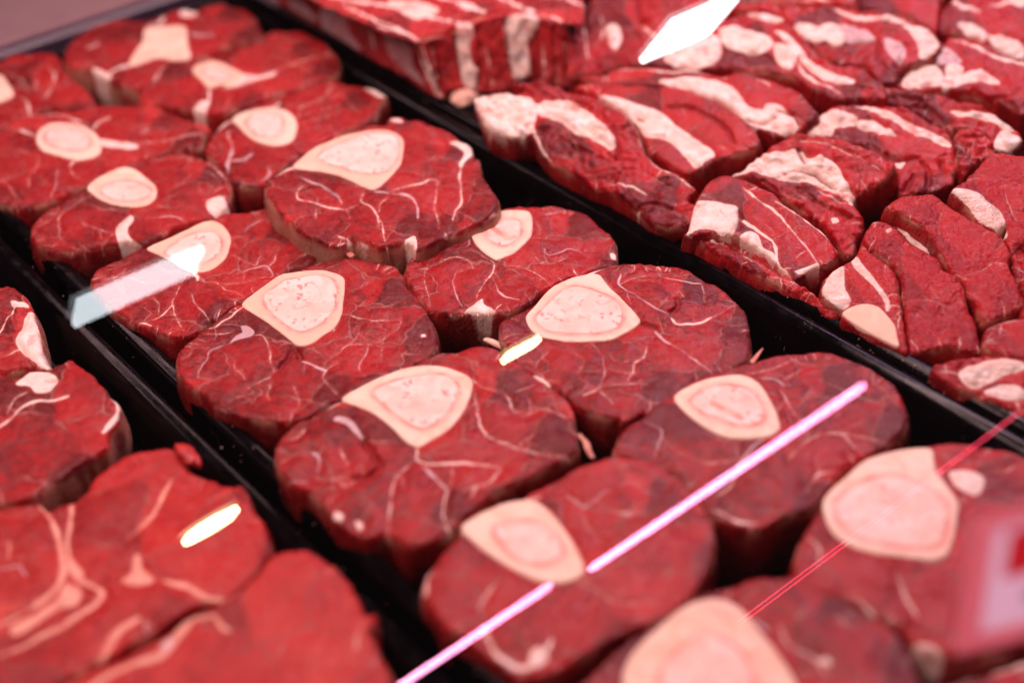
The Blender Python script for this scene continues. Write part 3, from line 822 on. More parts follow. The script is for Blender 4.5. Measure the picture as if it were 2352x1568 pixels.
P_('boneless_slice', 'L', .045, (0, .03), .038, 'blurred slice with thick branching fat seams, under the yellow oval lamp reflection', 'meat slice', GL, '''
o D -300,560 0,505 120,485 230,465 310,510 400,470 480,450 560,345 650,270 760,190 880,160 1050,140 1100,170 1180,270 1250,290 1330,340 1400,370 1480,360 1520,410 1560,500 1620,580 1650,680 1640,780 1590,880 1540,950 1450,1020 1350,1080 1250,1095 1180,1125 1100,1170 1000,1225 900,1300 800,1345 700,1400 600,1440 400,1540 100,1700 -300,1700
f D 48 230,470 310,560 350,650 380,780 390,900 330,1000 200,1100 50,1180 -50,1230
f D 46 440,480 430,600 420,720 440,850 500,940 600,990 630,1020 590,1080 480,1150 350,1230 200,1300 0,1400
p D 400,960 500,1000 480,1080 350,1120 200,1220 90,1280 60,1220 250,1120 360,1030
f D 30 1060,310 1000,420 950,520 880,600 780,690
p D 820,790 860,790 880,880 950,950 850,980 740,950 800,900
f D 40 1000,950 1150,990 1260,1050 1380,1060 1500,985
f D 56 850,1170 700,1280 640,1400 560,1470 450,1510
s D 26 -20,870 60,870 120,850 160,910
f D 20 60,700 50,830
f D 20 880,1190 940,1240
g D 10 1450,380 1500,450''', dict(seed=22, quality=.55, branch=.3))
P_('boneless_slice', 'L', .047, (0, .03), .038, 'very blurred smooth slice with rounded top at the bottom edge beside the tray bar', 'meat slice', GL, '''
o D -300,1720 100,1700 350,1590 600,1470 800,1390 1000,1290 1100,1220 1180,1160 1280,1120 1400,1060 1520,970 1600,880 1680,790 1780,750 1880,750 1980,800 2080,880 2150,960 2200,1050 2240,1130 2300,1120 2290,1200 2250,1230 2300,1300 2340,1400 2400,1500 2430,1650 2400,1900 300,2000
f D 60 1290,1165 1180,1190 1100,1280 1000,1400 850,1450 700,1510 600,1570 500,1640
f D 34 1310,1160 1370,1240 1420,1260
q D 1000,1330 1060,1290 1050,1350 990,1390
f D 26 2240,1140 2200,1230 2180,1350
f D 16 1750,1300 1700,1400 1600,1450''', dict(seed=23, quality=.5, branch=.3, bulge=.6))
# right tray, chops
P_('rib_chop', 'C', .056, (.30, .12), .034, 'front chop with pale knuckle of fat at left and frayed tail over the tray bar', 'chop', GC, '''
o c3 210,680 300,640 400,640 500,650 560,620 480,600 500,572 620,575 750,605 900,635 1050,675 1150,735 1240,795 1320,875 1350,950 1380,1040 1440,1100 1520,1150 1620,1200 1700,1260 1750,1320 1700,1350 1690,1390 1760,1430 1850,1440 1900,1510 1840,1540 1700,1560 1590,1575 1500,1560 1400,1520 1320,1440 1270,1385 1150,1330 1050,1290 950,1230 850,1180 750,1120 680,1050 620,960 570,930 450,940 350,920 280,870 250,800
p c3 215,685 300,645 450,650 600,695 640,780 600,900 565,925 450,935 350,915 285,865 255,795
p c3 640,740 750,700 870,700 980,760 1050,820 1120,890 1180,960 1160,1030 1100,1000 1000,950 920,930 830,850 740,820 660,790
f c3 20 1340,960 1420,1090 1520,1170 1600,1210 1700,1290
f c3 26 580,800 620,900 680,1030 750,1110
f c3 18 1140,1270 1300,1300 1400,1340
g c3 10 1180,960 1210,1050 1190,1110
g c3 10 1320,1440 1450,1400 1560,1440
f c3 8 840,860 890,960 930,1030
s c3 8 1300,1180 1400,1200 1500,1260 1600,1320
g c3 8 900,1010 1000,1060 1130,1120
p c3 1290,1440 1340,1450 1340,1480 1300,1470''', dict(seed=30, rough=.8, quality=1.05))
P_('rib_chop', 'C', .060, (.30, .12), .036, 'second chop from the tray bar, long white fat centre and arched red strip', 'chop', GC, '''
o c3 1070,675 1000,640 900,600 1000,572 1250,592 1450,602 1600,612 1750,652 1900,712 2000,780 2080,850 2140,900 2180,960 2170,1010 2080,1050 2000,1070 1940,1090 1850,1110 1830,1130 1750,1160 1700,1200 1640,1190 1540,1140 1460,1090 1400,1030 1370,950 1340,875 1260,795 1160,725
p c3 1070,670 1180,680 1300,710 1430,750 1530,810 1600,880 1700,940 1780,990 1840,1030 1860,1070 1800,1100 1740,1150 1680,1090 1600,1010 1500,960 1400,940 1360,900 1330,850 1240,780 1150,730
g c3 12 1540,740 1700,755 1850,820 1950,900 2000,990
f c3 8 1600,730 1680,745
f c3 6 1900,1000 1960,1040
g c3 6 1330,810 1380,830''', dict(seed=31, quality=1.0))
P_('rib_chop', 'C', .064, (.30, .12), .036, 'third chop from the tray bar, its broad fat band ending in a curly yellowish lump', 'chop', GC, '''
o c3 950,535 1100,510 1180,475 1300,462 1500,462 1700,478 1900,515 2050,508 2250,535 2350,585
o c4 770,600 860,700 940,790 900,830 800,900 700,940 640,955 540,900 470,870
o c3 2080,850 2000,778 1900,708 1750,648 1600,608 1450,598 1250,588 1000,568
p c3 1490,565 1600,545 1750,540 1900,570 2000,620 2050,680 2090,730 2200,760 2230,720 2300,720 2330,790 2270,850 2150,880 2080,830 2000,775 1900,705 1750,645 1600,600
p c4 560,780 640,720 700,760 790,880 700,930 640,910 480,860
f c3 24 1180,480 1350,478 1600,500 1800,500 1950,540
f c3 18 2150,540 2220,560 2250,590
g c4 10 440,830 560,850 640,800
g c4 10 650,770 760,790''', dict(seed=32, rough=.3, quality=.9))
P_('rib_chop', 'C', .070, (.30, .12), .036, 'chop with two round white bone ends and wavy fat stripe, beside the white reflection', 'chop', GC, '''
o c4 -160,470 -250,430 -150,340 0,270 150,195 250,150 400,95 560,80 680,120 760,190 850,280 950,390 1050,450 1150,460 1250,480 1330,560 1400,620 1400,690 1280,690 1150,690 1080,710 980,660 860,600 760,530 640,500 450,490 300,480 100,478
p c4 0,300 120,250 220,250 260,300 250,400 150,465 -50,460 -120,410
p c4 260,210 350,190 450,220 560,250 620,300 590,340 500,370 400,350 300,320
p c4 640,310 760,340 780,400 740,470 660,420
p c4 640,220 720,250 800,330 850,400 930,470 1050,520 1180,560 1120,580 1000,560 900,500 830,430 770,350 700,280
p c4 440,95 560,95 690,145 600,150
g c4 14 280,350 400,380 560,380 640,440
f c4 26 790,420 830,500 900,560 1000,600 1100,650
g c4 10 1180,600 1300,620''', dict(seed=33, rough=.4, quality=.75))
P_('rib_chop', 'C', .074, (.30, .12), .036, 'chop curled around grey membrane with a thick white fat end, near the top edge', 'chop', GC, '''
o c4 300,70 450,25 700,22 900,40 1050,40 1200,60 1450,100 1600,150 1700,210 1780,270 1800,310 1750,370 1680,420 1620,440 1500,500 1480,560 1420,590 1370,590 1330,550 1250,470 1150,450 1050,440 950,380 850,275 760,185 680,115 560,78
p c4 1050,55 1200,110 1350,120 1500,150 1600,200 1700,230 1760,300 1720,370 1640,410 1630,330 1580,250 1500,180 1400,150 1200,130
q c4 1080,160 1250,200 1330,270 1250,290 1130,280
q c4 1400,270 1500,310 1540,370 1500,450 1420,390 1390,320
p c4 770,180 850,150 930,180 1000,150 1080,180 1110,270 1050,300 980,270 900,280 820,240
g c4 16 940,290 1050,310 1200,300 1340,290
g c4 12 1480,490 1500,430
g c4 8 1340,300 1350,420 1400,500''', dict(seed=34, rough=.6, quality=.7))
P_('rib_chop', 'C', .068, (.30, .12), .036, 'chop at the right edge with three white bone knobs in a row under fat', 'chop', GC, '''
o c4 1480,560 1550,470 1650,440 1740,430 1740,370 1800,290 1850,250 2000,270 2150,330 2250,390 2400,450 2560,520 2560,760 2351,800 2250,740 2100,680 1950,640 1800,620 1650,640 1550,620 1420,590
p c4 1530,540 1600,480 1700,440 1760,470 1790,520 1780,590 1700,590 1600,610 1520,600
p c4 1820,460 1880,445 1930,480 1915,530 1960,505 2050,490 2120,530 2180,580 2060,560 1950,570 1870,600 1790,610 1815,540
f c4 34 1860,275 2000,310 2100,370 2200,420 2351,450 2450,480
q c4 1740,430 1800,330 1850,350 1930,420 1900,445 1800,450
g c4 14 1600,640 1750,625 1900,640 2050,660
g c4 10 2000,620 2100,700 2200,680 2300,760''', dict(seed=35, rough=.6, quality=.75))
P_('rib_chop', 'C', .060, (.30, .12), .034, 'long thin chop with wavy fat stripe and rough dark meat, above the lean slices', 'chop', GC, '''
o c4 1380,600 1500,625 1650,645 1800,660 1950,700 2100,760 2220,830 2320,900 2345,960 2300,1020 2200,1060 2140,1020 2090,950 1980,900 1900,890 1860,930 1800,880 1700,835 1600,775 1450,728 1380,690
p c4 1850,758 1950,768 2100,788 2200,838 2280,890 2240,895 2150,850 2050,815 1900,790
p c4 2200,900 2280,925 2335,950 2290,1010 2230,1050 2150,1015
g c4 16 1600,740 1700,750 1780,840
g c4 9 1400,660 1550,690 1700,700
s c4 10 1700,720 1660,800''', dict(seed=36, rough=.8, quality=.8))
P_('meat_scrap', 'C', .060, (.30, .12), .030, 'knobbly lump of dark meat laced with pale sinew, hanging between two chops', 'meat scrap', None, '''
o c4 1875,930 1950,890 2050,905 2110,950 2160,1040 2135,1100 2060,1120 1990,1170 1935,1210 1895,1150 1880,1050
s c4 10 1960,950 2000,1000 1950,1060
s c4 10 2000,1000 2080,1010 2100,1060
f c4 8 1900,1000 1960,1100''', dict(seed=37, rough=1.3, quality=.9))
P_('rib_chop', 'C', .056, (.30, .12), .036, 'middle chop with white knobs along its left and a gash in its lean', 'chop', GC, '''
o c4 820,920 870,860 950,800 1000,760 1080,730 1200,720 1350,728 1450,735 1600,780 1700,840 1800,885 1850,940 1870,1000 1890,1100 1880,1200 1860,1280 1760,1320 1650,1330 1560,1350 1500,1350 1465,1290 1470,1190 1450,1130 1380,1075 1300,1030 1180,990 1050,960 900,935
p c4 830,918 920,850 980,790 1080,770 1190,810 1180,860 1050,880 1020,925 920,928
p c4 1210,840 1300,830 1380,870 1470,930 1440,940 1300,900 1220,880
p c4 1200,738 1350,752 1480,805 1600,870 1750,930 1850,1000 1830,1010 1720,960 1580,905 1460,838 1340,778
g c4 16 1290,1000 1400,1070 1500,1100 1620,1090
p c4 1455,1130 1530,1110 1500,1160
g c4 14 1520,1330 1570,1270 1590,1220
g c4 8 1650,1120 1700,1200 1690,1290
g c4 8 1780,1110 1800,1200''', dict(seed=38, rough=.6, quality=.95))
P_('rib_chop', 'C', .052, (.30, .12), .042, 'thick blocky chop with folded creamy fat on top and tall dark red cut side', 'chop', GC, '''
o c4 330,1220 420,1160 520,1080 600,1020 680,960 800,930 950,940 1100,965 1250,1015 1380,1075 1450,1130 1465,1180 1400,1240 1330,1290 1250,1320 1190,1350 1180,1410 1220,1460 1250,1500 1240,1568
o c5 1240,450 1200,500 1190,570 1130,590 1080,560 1060,500 1000,430 950,350 850,300 800,260 700,200 600,130 500,60
o c4 430,1225
p c4 340,1210 500,1110 600,1060 750,1040 820,1050 860,1100 950,1100 1050,1140 1090,1200 1140,1300 1190,1370 1170,1410 1080,1340 950,1280 850,1240 750,1250 600,1210 480,1190
f c4 14 680,970 850,975 1000,1010 1150,1070 1270,1120
s c4 16 1300,1150 1340,1165 1360,1180
g c4 12 560,1250 640,1330 700,1400
g c4 12 800,1290 900,1360 1000,1420 1150,1500
g c4 9 800,1040 840,1120 
g c4 7 700,1190 850,1180 950,1230 1060,1300
g c4 10 760,1420 860,1460 900,1540
p c5 1030,340 1060,330 1070,355 1040,365
s c4 14 930,1300 1050,1370 1130,1400''', dict(seed=39, rough=.7, quality=1.15))
P_('rib_chop', 'C', .050, (.16, .10), .040, 'chop nearest the tray bar with smooth white bone disc and long straight fat seam', 'chop', GC, '''
o c5 90,200 130,130 200,60 300,40 420,70 540,110 620,160 700,230 800,290 900,370 980,430 1040,500 1070,550 1060,600 1000,650 940,660 850,690 800,740 770,750 700,680 640,620 560,560 450,490 350,440 240,430 150,430 50,450 0,440 40,410 60,300
p c5 100,222 200,210 300,225 370,240 380,300 370,370 330,440 280,440 200,400 100,405 30,435 60,300
p c5 400,460 450,410 510,430 530,480 560,530 620,560 640,615 560,570 470,510
f c5 30 330,260 420,330 520,400 600,460 640,520 650,600 690,670 750,730
f c5 24 420,120 520,200 620,260 700,340 780,440
s c5 18 780,440 850,520 900,580 930,640
f c5 20 640,210 750,280 850,340 950,420 1040,500 1060,560
f c5 10 770,600 820,560 870,540
p c5 780,685 850,660 930,640 940,655 860,680 800,700
s c5 9 560,350 620,400 640,440
g c5 7 380,390 400,330 390,260''', dict(seed=40, quality=1.3))
P_('meat_strip', 'C', .041, (.02, .05), .022, 'thin ragged red strip lying along the tray bar under the chop with bone disc', 'meat strip', None, '''
o c5 50,452 150,432 240,432 300,470 400,510 500,560 600,620 660,680 760,755 850,810 950,870 1050,930 1100,970 1080,1010 1000,990 900,910 800,850 700,800 600,750 500,700 400,640 300,580 200,540 120,495
f c5 10 150,470 300,520 450,600 560,690
f c5 9 600,740 720,770 800,800
p c5 190,440 230,450 235,490 200,495
s c5 12 930,910 1000,930 1010,970
g c5 9 500,600 600,660 680,720''', dict(seed=41, rough=.7, quality=1.3))
# right tray, lean slices
P_('lean_slice', 'T', .062, (.22, .10), .030, 'large lean slice at the right edge with scalloped slab of white fat along its left', 'lean slice', GT, '''
o c5 1850,150 1920,100 2000,0 2100,-100 2160,-130 2300,-100 2560,-50 2560,640 2351,520 2260,570 2225,480 2235,380 2150,420 2040,365 1950,255
p c5 1850,150 1950,145 2050,165 2100,225 2180,280 2220,350 2235,470 2150,415 2050,365 1950,250
f c5 8 2220,80 2240,200 2300,350
f c5 5 2200,100 2350,100''', dict(seed=50, quality=1.0))
P_('lean_slice', 'T', .055, (.22, .10), .024, 'coarse lean slice without bone, sloping from under the chops beside the scalloped fat', 'lean slice', GT, '''
o c5 1390,240 1500,170 1650,150 1720,150 1800,200 1900,260 2050,360 2150,420 2225,480 2260,570 2250,640 2270,700 2330,820 2351,950 2200,1000 2100,1040 2040,1000 2030,930 1965,850 1925,760 1860,710 1810,640 1775,590 1720,480 1650,390 1550,320 1460,270
f c5 6 1960,720 2050,690 2150,620
f c5 5 1800,230 1950,300 2100,400
f c5 10 2200,60 2230,300''', dict(seed=51, quality=1.15))
P_('lean_slice', 'T', .050, (.22, .10), .024, 'narrow edge of creamy fat and bone showing between two coarse lean slices', 'lean slice', GT, '''
o c5 1390,290 1430,250 1470,275 1560,325 1655,395 1720,485 1775,595 1740,600 1650,545 1550,475 1500,420 1450,380
p c5 1400,290 1440,255 1550,320 1640,400 1700,500 1760,585 1700,570 1600,510 1520,430
q c5 1590,380 1640,400 1700,500 1660,500''', dict(seed=52, quality=1.2))
P_('lean_slice', 'T', .048, (.22, .10), .030, 'wide coarse lean slice with straight bright red lower edge, beside the bone knob', 'lean slice', GT, '''
o c5 1250,480 1290,360 1350,330 1450,375 1500,420 1550,470 1650,535 1750,595 1800,680 1850,715 1920,765 1950,850 1965,950 2000,1000 2035,1080 2050,1200 2060,1240 1950,1240 1850,1220 1700,1240 1600,1270 1560,1270 1545,1100 1530,1000 1510,850 1480,700 1400,620 1300,540
f c5 7 1620,990 1600,1020
p c5 1400,400 1440,388 1445,410 1410,430
f c5 6 1530,910 1650,890 1850,950
f c5 5 1700,800 1780,900
s c5 8 1780,1110 1830,1090''', dict(seed=53, quality=1.25))
P_('lean_slice', 'T', .046, (.22, .10), .034, 'bone-in slice with large smooth bone knob touching the tray bar', 'lean slice', GT, '''
o c5 950,830 960,760 1030,680 1100,640 1150,620 1200,560 1240,500 1300,550 1400,630 1475,710 1500,850 1520,1000 1535,1100 1550,1265 1450,1220 1300,1150 1200,1080 1090,1020 1100,960 1000,900
b c5 1100,1000 1150,950 1250,925 1350,950 1420,1020 1465,1080 1480,1150 1490,1225 1400,1190 1250,1110
p c5 955,825 1030,690 1110,650 1120,800 1160,900 1110,960 1000,890
p c5 1160,600 1200,580 1240,640 1310,730 1360,800 1420,890 1430,960 1400,980 1380,900 1310,800 1240,730 1180,670
f c5 14 1230,480 1320,560 1440,650 1480,720
f c5 14 1480,860 1420,870 1430,950
f c5 9 1500,1000 1480,1100''', dict(seed=54, quality=1.25))
P_('lean_slice', 'T', .042, (.22, .10), .030, 'pale marbled end piece half hidden behind the tray bar, lower right', 'lean slice', GT, '''
o P 2140,845 2200,822 2260,815 2352,822 2560,850 2560,1060 2352,955 2290,925 2200,890
p P 2200,855 2240,835 2300,822 2352,830 2352,850 2310,860 2270,880 2230,890
p P 2260,900 2300,880 2352,890 2352,915 2300,915
f P 5 2160,850 2220,860 2260,850''', dict(seed=55, quality=1.0, rough=.5))
P_('lean_slice', 'T', .046, (.22, .10), .030, 'small lean slice at the right edge, above the pale marbled end piece', 'lean slice', GT, '''
o c5 2080,1100 2150,1045 2351,1020 2600,1000 2600,1400 2351,1310 2200,1290 2100,1240
f c5 6 2150,1150 2250,1130
f c5 14 2090,1100 2160,1055 2351,1030''', dict(seed=56, quality=1.0))
P_('meat_scrap', 'T', .050, (0, .04), .030, 'purplish knobbly scrap at the right edge beside the coarse lean slices', 'meat scrap', None, '''
o c5 2255,610 2300,560 2351,540 2560,520 2560,1000 2351,1010 2360,850 2290,720
s c5 12 2280,640 2351,620
s c5 20 2300,700 2380,720''', dict(seed=57, quality=.9, rough=.9))
# right tray, back
P_('rib_chop', 'C', .070, (.30, .12), .040, 'plain dark red cut end at the top edge, behind the curled chop', 'chop', GC, '''
o c4 1180,60 1150,-150 1760,-150 1765,100 1750,230 1700,205 1600,145 1450,95 1300,75
f c4 8 1300,-50 1400,50''', dict(seed=60, quality=.55))
P_('rib_chop', 'C', .066, (.30, .12), .044, 'blurred lumpy pile of pale fatty meat filling the top right corner', 'chop', GC, '''
o c4 1765,215 1760,150 1780,60 1860,0 1850,-150 2700,-150 2700,520 2500,500 2351,440 2250,380 2150,320 2000,262 1870,240
p c4 1900,180 1960,165 2040,200 2090,250 2060,280 1960,240
p c4 2110,250 2200,260 2320,300 2351,380 2270,390 2150,310
f c4 40 1850,10 1950,60 2050,90
f c4 30 2100,60 2250,20 2351,60
p c4 2250,-50 2351,-20 2351,40 2280,20''', dict(seed=61, quality=.55, rough=.8))
P_('rib_chop', 'C', .066, (.30, .12), .050, 'dark red chop end half hidden behind the white reflection at the top edge', 'chop', GC, '''
o c3 860,540 870,300 890,140 960,40 1050,-30 1180,-200 2000,-220 1950,60 1800,130 1650,130 1560,160 1520,230 1480,300 1390,430 1250,455 1130,485
f c3 20 960,150 980,300 1000,420
f c3 14 1080,100 1100,220 1060,330
f c3 24 1330,160 1400,200 1460,260
p c3 1130,180 1190,170 1220,260 1180,330 1140,280
g c3 16 1040,440 1150,400 1250,430
g c3 14 1330,0 1340,120 1360,180''', dict(seed=62, quality=.6, rough=.7))
P_('rib_chop', 'C', .078, (.30, .12), .040, 'chop with even red back under the top edge, right of the white reflection', 'chop', GC, '''
o c4 180,100 300,-50 320,-250 1150,-250 1190,50 1040,35 900,35 700,15 450,20 300,65 230,120
f c4 30 550,-40 800,-30 1000,10
f c4 16 450,0 700,5 900,20''', dict(seed=63, quality=.55, rough=.4))
# ---------------------------------------------------------------- trays and case
def V3(*a): return Vector(a)
def box(bm_v, bm_f, x0, x1, y0, y1, z0, z1):
    b = len(bm_v)
    bm_v += [(x0, y0, z0), (x1, y0, z0), (x1, y1, z0), (x0, y1, z0), (x0, y0, z1), (x1, y0, z1), (x1, y1, z1), (x0, y1, z1)]
    bm_f += [[b+i for i in f] for f in ((3, 2, 1, 0), (4, 5, 6, 7), (0, 1, 5, 4), (1, 2, 6, 5), (2, 3, 7, 6), (3, 0, 4, 7))]
def tray(x0, x1, y0, y1, top, label):
    "rounded rectangular loops: outer skirt, rolled rim, inner wall, floor"
    prof = [(.000, .004), (.000, top-.004), (.0012, top-.0012), (.003, top), (.0065, top+.0002), (.009, top-.0012), (.0105, top-.004), (.0125, top-.014), (.016, .004), (.019, .001)]
    V, F = [], []; n = None
    for off, z in prof:
        r = max(.016-off*.5, .005); loop = []
        for cx_, cy_, a0 in ((x1-off-r, y1-off-r, 0), (x0+off+r, y1-off-r, 90), (x0+off+r, y0+off+r, 180), (x1-off-r, y0+off+r, 270)):
            for k in range(9):
                a = math.radians(a0+k*90/8); loop.append((cx_+r*math.cos(a), cy_+r*math.sin(a), z))
        n = len(loop); V += loop
    for k in range(len(prof)-1):
        for i in range(n):
            j = (i+1) % n; F.append([k*n+i, k*n+j, (k+1)*n+j, (k+1)*n+i])
    F.append([(len(prof)-1)*n+i for i in range(n)])
    o = link('meat_tray', make_mesh('meat_tray', V, F, [M_TRAY]))
    return tag(o, label, 'tray', 'black plastic trays set side by side')
tray(.193, .4655, .03, .950, .036, 'black plastic tray in the middle holding the bone-in shank slices')
tray(-.11, .1865, .03, .950, .034, 'black plastic tray at the left holding boneless slices')
tray(.4675, 1.02, .03, 1.02, .037, 'black plastic tray at the right holding chops, ribs and lean slices')
V, F = [], []; box(V, F, -1.2, 2.4, .02, 1.06, -.03, -.002)
tag(link('case_floor', make_mesh('case_floor', V, F, [simple('case_floor_paint', (.012, .008, .010), .5)], smooth=False)), kind='structure')
# ledge at the back of the case with its dark purple trim
def prism(name, prof, x0, x1, mat):
    n = len(prof); V = [(x0, y, z) for y, z in prof]+[(x1, y, z) for y, z in prof]
    F = [[i, (i+1) % n, n+(i+1) % n, n+i] for i in range(n)]+[list(range(n))[::-1], list(range(n, 2*n))]
    return make_mesh(name, V, F, [mat], smooth=False)
M_LEDGE = simple('brushed_ledge_metal', (.30, .19, .20), .45, .3, bumpsc=160, bumpd=.0002)
M_TRIM = simple('purple_black_trim', (.05, .03, .06), .3)
led = link('case_ledge', prism('case_ledge', [(.9655, -.03), (.9655, .038), (.968, .041), (1.80, .075), (1.80, -.03)], -1.2, 2.4, M_LEDGE))
tag(led, 'mauve metal ledge behind the trays in the far left corner', 'ledge')
tag(link('trim', prism('trim', [(.9535, .020), (.9535, .040), (.956, .0425), (.9645, .0425), (.9645, .020)], -1.2, .475, M_TRIM), led))

# ---------------------------------------------------------------- rib rack at the back of the right tray
def piece(a, k, **over):
    nm, mt, z, sl, th, lab, cat, grp, txt = a; k = dict(k); wc = k.pop('wallc', None); k.update(over)
    m = MATS[mt]
    if mt == 'C': k['grow'] = .0007
    if wc: m = WALLS[wc]
    o = build_piece(nm, m, z, sl, th, txt, k.pop('seed'), **k)
    return o
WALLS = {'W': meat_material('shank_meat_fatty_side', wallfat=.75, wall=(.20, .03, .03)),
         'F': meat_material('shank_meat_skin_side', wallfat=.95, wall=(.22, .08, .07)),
         'D': meat_material('shank_meat_shaded_side', wallfat=.35, wall=(.10, .008, .008))}  # last one: side colour darkened to carry the shade between slices
M_RACK = meat_material('rib_rack_meat', dark=(.20, .008, .012), mid=(.46, .022, .026), pale=(.60, .10, .09), vein=.6, wall=(.2, .01, .012), wallfat=.2, fatred=.5, silv=.5)
corner_low = hit_z((1012, 228), .040)
rack = bpy.data.objects.new('rib_rack', None); COL.objects.link(rack); rack.location = corner_low
tag(rack, 'square-cut rib rack with fat and bone stripes down its front, standing behind the chops', 'rib rack')
fu = hit_z((1300, 192), .040)-corner_low; fu /= np.linalg.norm(fu)
cn = np.array([fu[1], -fu[0], .30]); FN = tuple(cn); cn /= np.linalg.norm(cn)
topc, _ = hit_plane((962, 88), corner_low, cn); ZT = topc[2]
def rack_part(nm, anchor, z, text, seed, normal, thick, rough, wo=.3):
    o = build_piece(nm, M_RACK, z, (0, 0), thick, text, seed, quality=.7, normal=normal, anchor=anchor, rough=rough, branch=.3, wallout=wo, rnd=1.5, bulge=1.2)
    mw = o.matrix_basis.copy(); o.parent = rack; o.matrix_parent_inverse = Matrix.Translation(-Vector(corner_low)); o.matrix_basis = mw
    return o
fr = rack_part('cut_face', (1012, 228), .040, '''
o c2 1240,270 1320,250 1450,180 1590,180 1650,130 1850,100 2050,110 2250,150
o c3 850,150 880,280 900,450 890,580 800,600 650,590 600,560
o c2 2250,600 2000,560 1900,570 1880,630 1640,640 1560,620 1420,640 1400,690 1330,560 1270,400
p c2 1500,180 1590,150 1620,240 1590,300 1610,440 1650,480 1640,620 1560,600 1520,480 1500,330
p c2 1840,120 2050,110 2040,240 1990,300 2010,480 1990,540 1900,540 1860,420 1830,260
f c2 22 1250,290 1300,440 1350,580 1400,680
f c2 16 1330,300 1340,420 1370,560
f c2 16 1700,300 1720,450 1750,600
f c2 26 2240,300 2260,420 2290,560
f c2 14 2090,300 2100,450 2120,560
g c2 10 1640,200 1660,440 1650,600
g c2 10 1480,210 1510,380 1530,560
g c2 10 1835,130 1850,330 1880,520
g c2 10 2010,280 2030,420 2040,560
g c2 8 1330,280 1370,450 1400,640
g c3 9 640,230 660,560
g c3 9 760,200 770,560
g c3 9 850,200 850,560''', 71, FN, .05, .5)
sd_ = rack_part('membrane_side', (1012, 228), .040, '''
o P 962,92 860,62 730,2 620,-60 560,-100 540,-80 600,-20 640,10 700,48 780,92 840,130 930,180 1010,228 990,160
q P 740,18 790,30 800,70 830,115 780,90 740,60
q P 880,78 905,86 940,105 950,150 975,195 930,165 895,130
f P 10 955,95 975,150 1005,220
f P 8 845,40 860,120
f P 10 610,-30 640,8
q P 660,0 700,10 730,50 670,20''', 72, (-1, 0, .45), .05, .5)
tp = rack_part('top_face', (962, 88), ZT, '''
o P 962,90 860,62 730,2 620,-60 560,-100 700,-160 1300,-160 1340,0 1335,58 1303,55 1225,38 1150,42 1085,66 1050,76
p P 890,10 940,5 1010,25 960,45 925,35
f P 16 700,-30 800,0 900,20 990,40 1080,62
f P 14 870,62 920,72 962,88
f P 20 960,-20 1060,10 1130,40 1180,50
f P 16 1120,-20 1200,20 1290,50
f P 14 1230,-10 1320,10 1390,40
f P 8 780,5 840,40 900,60 950,85''', 73, (0, 0, 1), .002, .5)

# ---------------------------------------------------------------- all the cuts
for a, k in PIECES:
    o = piece(a, k)
    tag(o, a[5], a[6], a[7])

# small loose bits
def scrap(name, px, z, size, col, label, cat, seed, squash=(1, 1, .7), parent=None, mat=None):
    import bmesh
    bm = bmesh.new(); bmesh.ops.create_icosphere(bm, subdivisions=4, radius=1)
    N = [Noise(seed*5+i) for i in range(3)]
    P = np.array([v.co[:] for v in bm.verts])
    d = 1+.28*N[0](P[:, 0]+P[:, 2], P[:, 1]-P[:, 2]*.7, 1.3)+.12*N[1](P[:, 0]-P[:, 2], P[:, 1]+P[:, 2], .5)
    for v, k in zip(bm.verts, d): v.co = (v.co.x*k*squash[0]*size, v.co.y*k*squash[1]*size, v.co.z*k*squash[2]*size)
    me = bpy.data.meshes.new(name); bm.to_mesh(me); bm.free(); me.materials.append(mat)
    me.polygons.foreach_set('use_smooth', [True]*len(me.polygons))
    o = link(name, me); o.location = hit_z(px, z)
    if label: tag(o, label, cat)
    return o
def plain_meat(name, a, b):
    s = NT(name); c = s.mix(s.map(s.noise(160, 3), .35, .65), a, b); s.l.new(c, s.b.inputs['Base Color'])
    s.l.new(s.bump(s.noise(380, 3), .5, .0008), s.b.inputs['Normal']); s.b.inputs['Roughness'].default_value = .38
    s.b.inputs['Subsurface Weight'].default_value = .1; s.b.inputs['Subsurface Scale'].default_value = .003; return s.m
M_RED = plain_meat('red_scrap', (.34, .008, .010), (.52, .02, .02)); M_FATB = plain_meat('fat_scrap', (.72, .42, .32), (.82, .58, .46)); M_PINK = plain_meat('pink_scrap', (.55, .16, .12), (.7, .32, .24))
scrap('meat_scrap', (430, 1048), .047, .0048, None, 'bright red knob of meat on the far rim of the slice under the oval reflection', 'meat scrap', 1, (1, 1.6, 1), mat=M_RED)
scrap('meat_scrap', (805, 588), .045, .0022, None, 'tiny pink bead of meat on the far rim of the focused shank slice', 'meat scrap', 2, mat=M_PINK)
scrap('fat_scrap', (652, 632), .042, .0011, None, 'tiny round bead of fat between two shank slices', 'fat scrap', 3, mat=M_PINK)
def ribbon(name, pts, z, rad, mat, label, cat):
    L = catmull([hit_z(p, z) for p in pts], .0015, False)
    V, F = [], []; n = 10; N = Noise(hash(len(L)) % 97)
    for i, q in enumerate(L):
        t = i/(len(L)-1); r = rad*(.35+.65*math.sin(math.pi*min(1, t*.7+.25)))*(1+.25*float(N(q[0], q[1], .006)))
        d = L[min(i+1, len(L)-1)]-L[max(i-1, 0)]; d /= np.linalg.norm(d); u = np.cross(d, [0, 0, 1]); u /= np.linalg.norm(u); w_ = np.cross(u, d)
        for k in range(n):
            a = 2*math.pi*k/n; V.append(q+u*math.cos(a)*r+w_*math.sin(a)*r*.6)
    for i in range(len(L)-1):
        for k in range(n): F.append([i*n+k, i*n+(k+1) % n, (i+1)*n+(k+1) % n, (i+1)*n+k])
    F += [list(range(n))[::-1], [(len(L)-1)*n+k for k in range(n)]]
    o = link(name, make_mesh(name, V, F, [mat])); o['label'] = label; o['category'] = cat
    return o
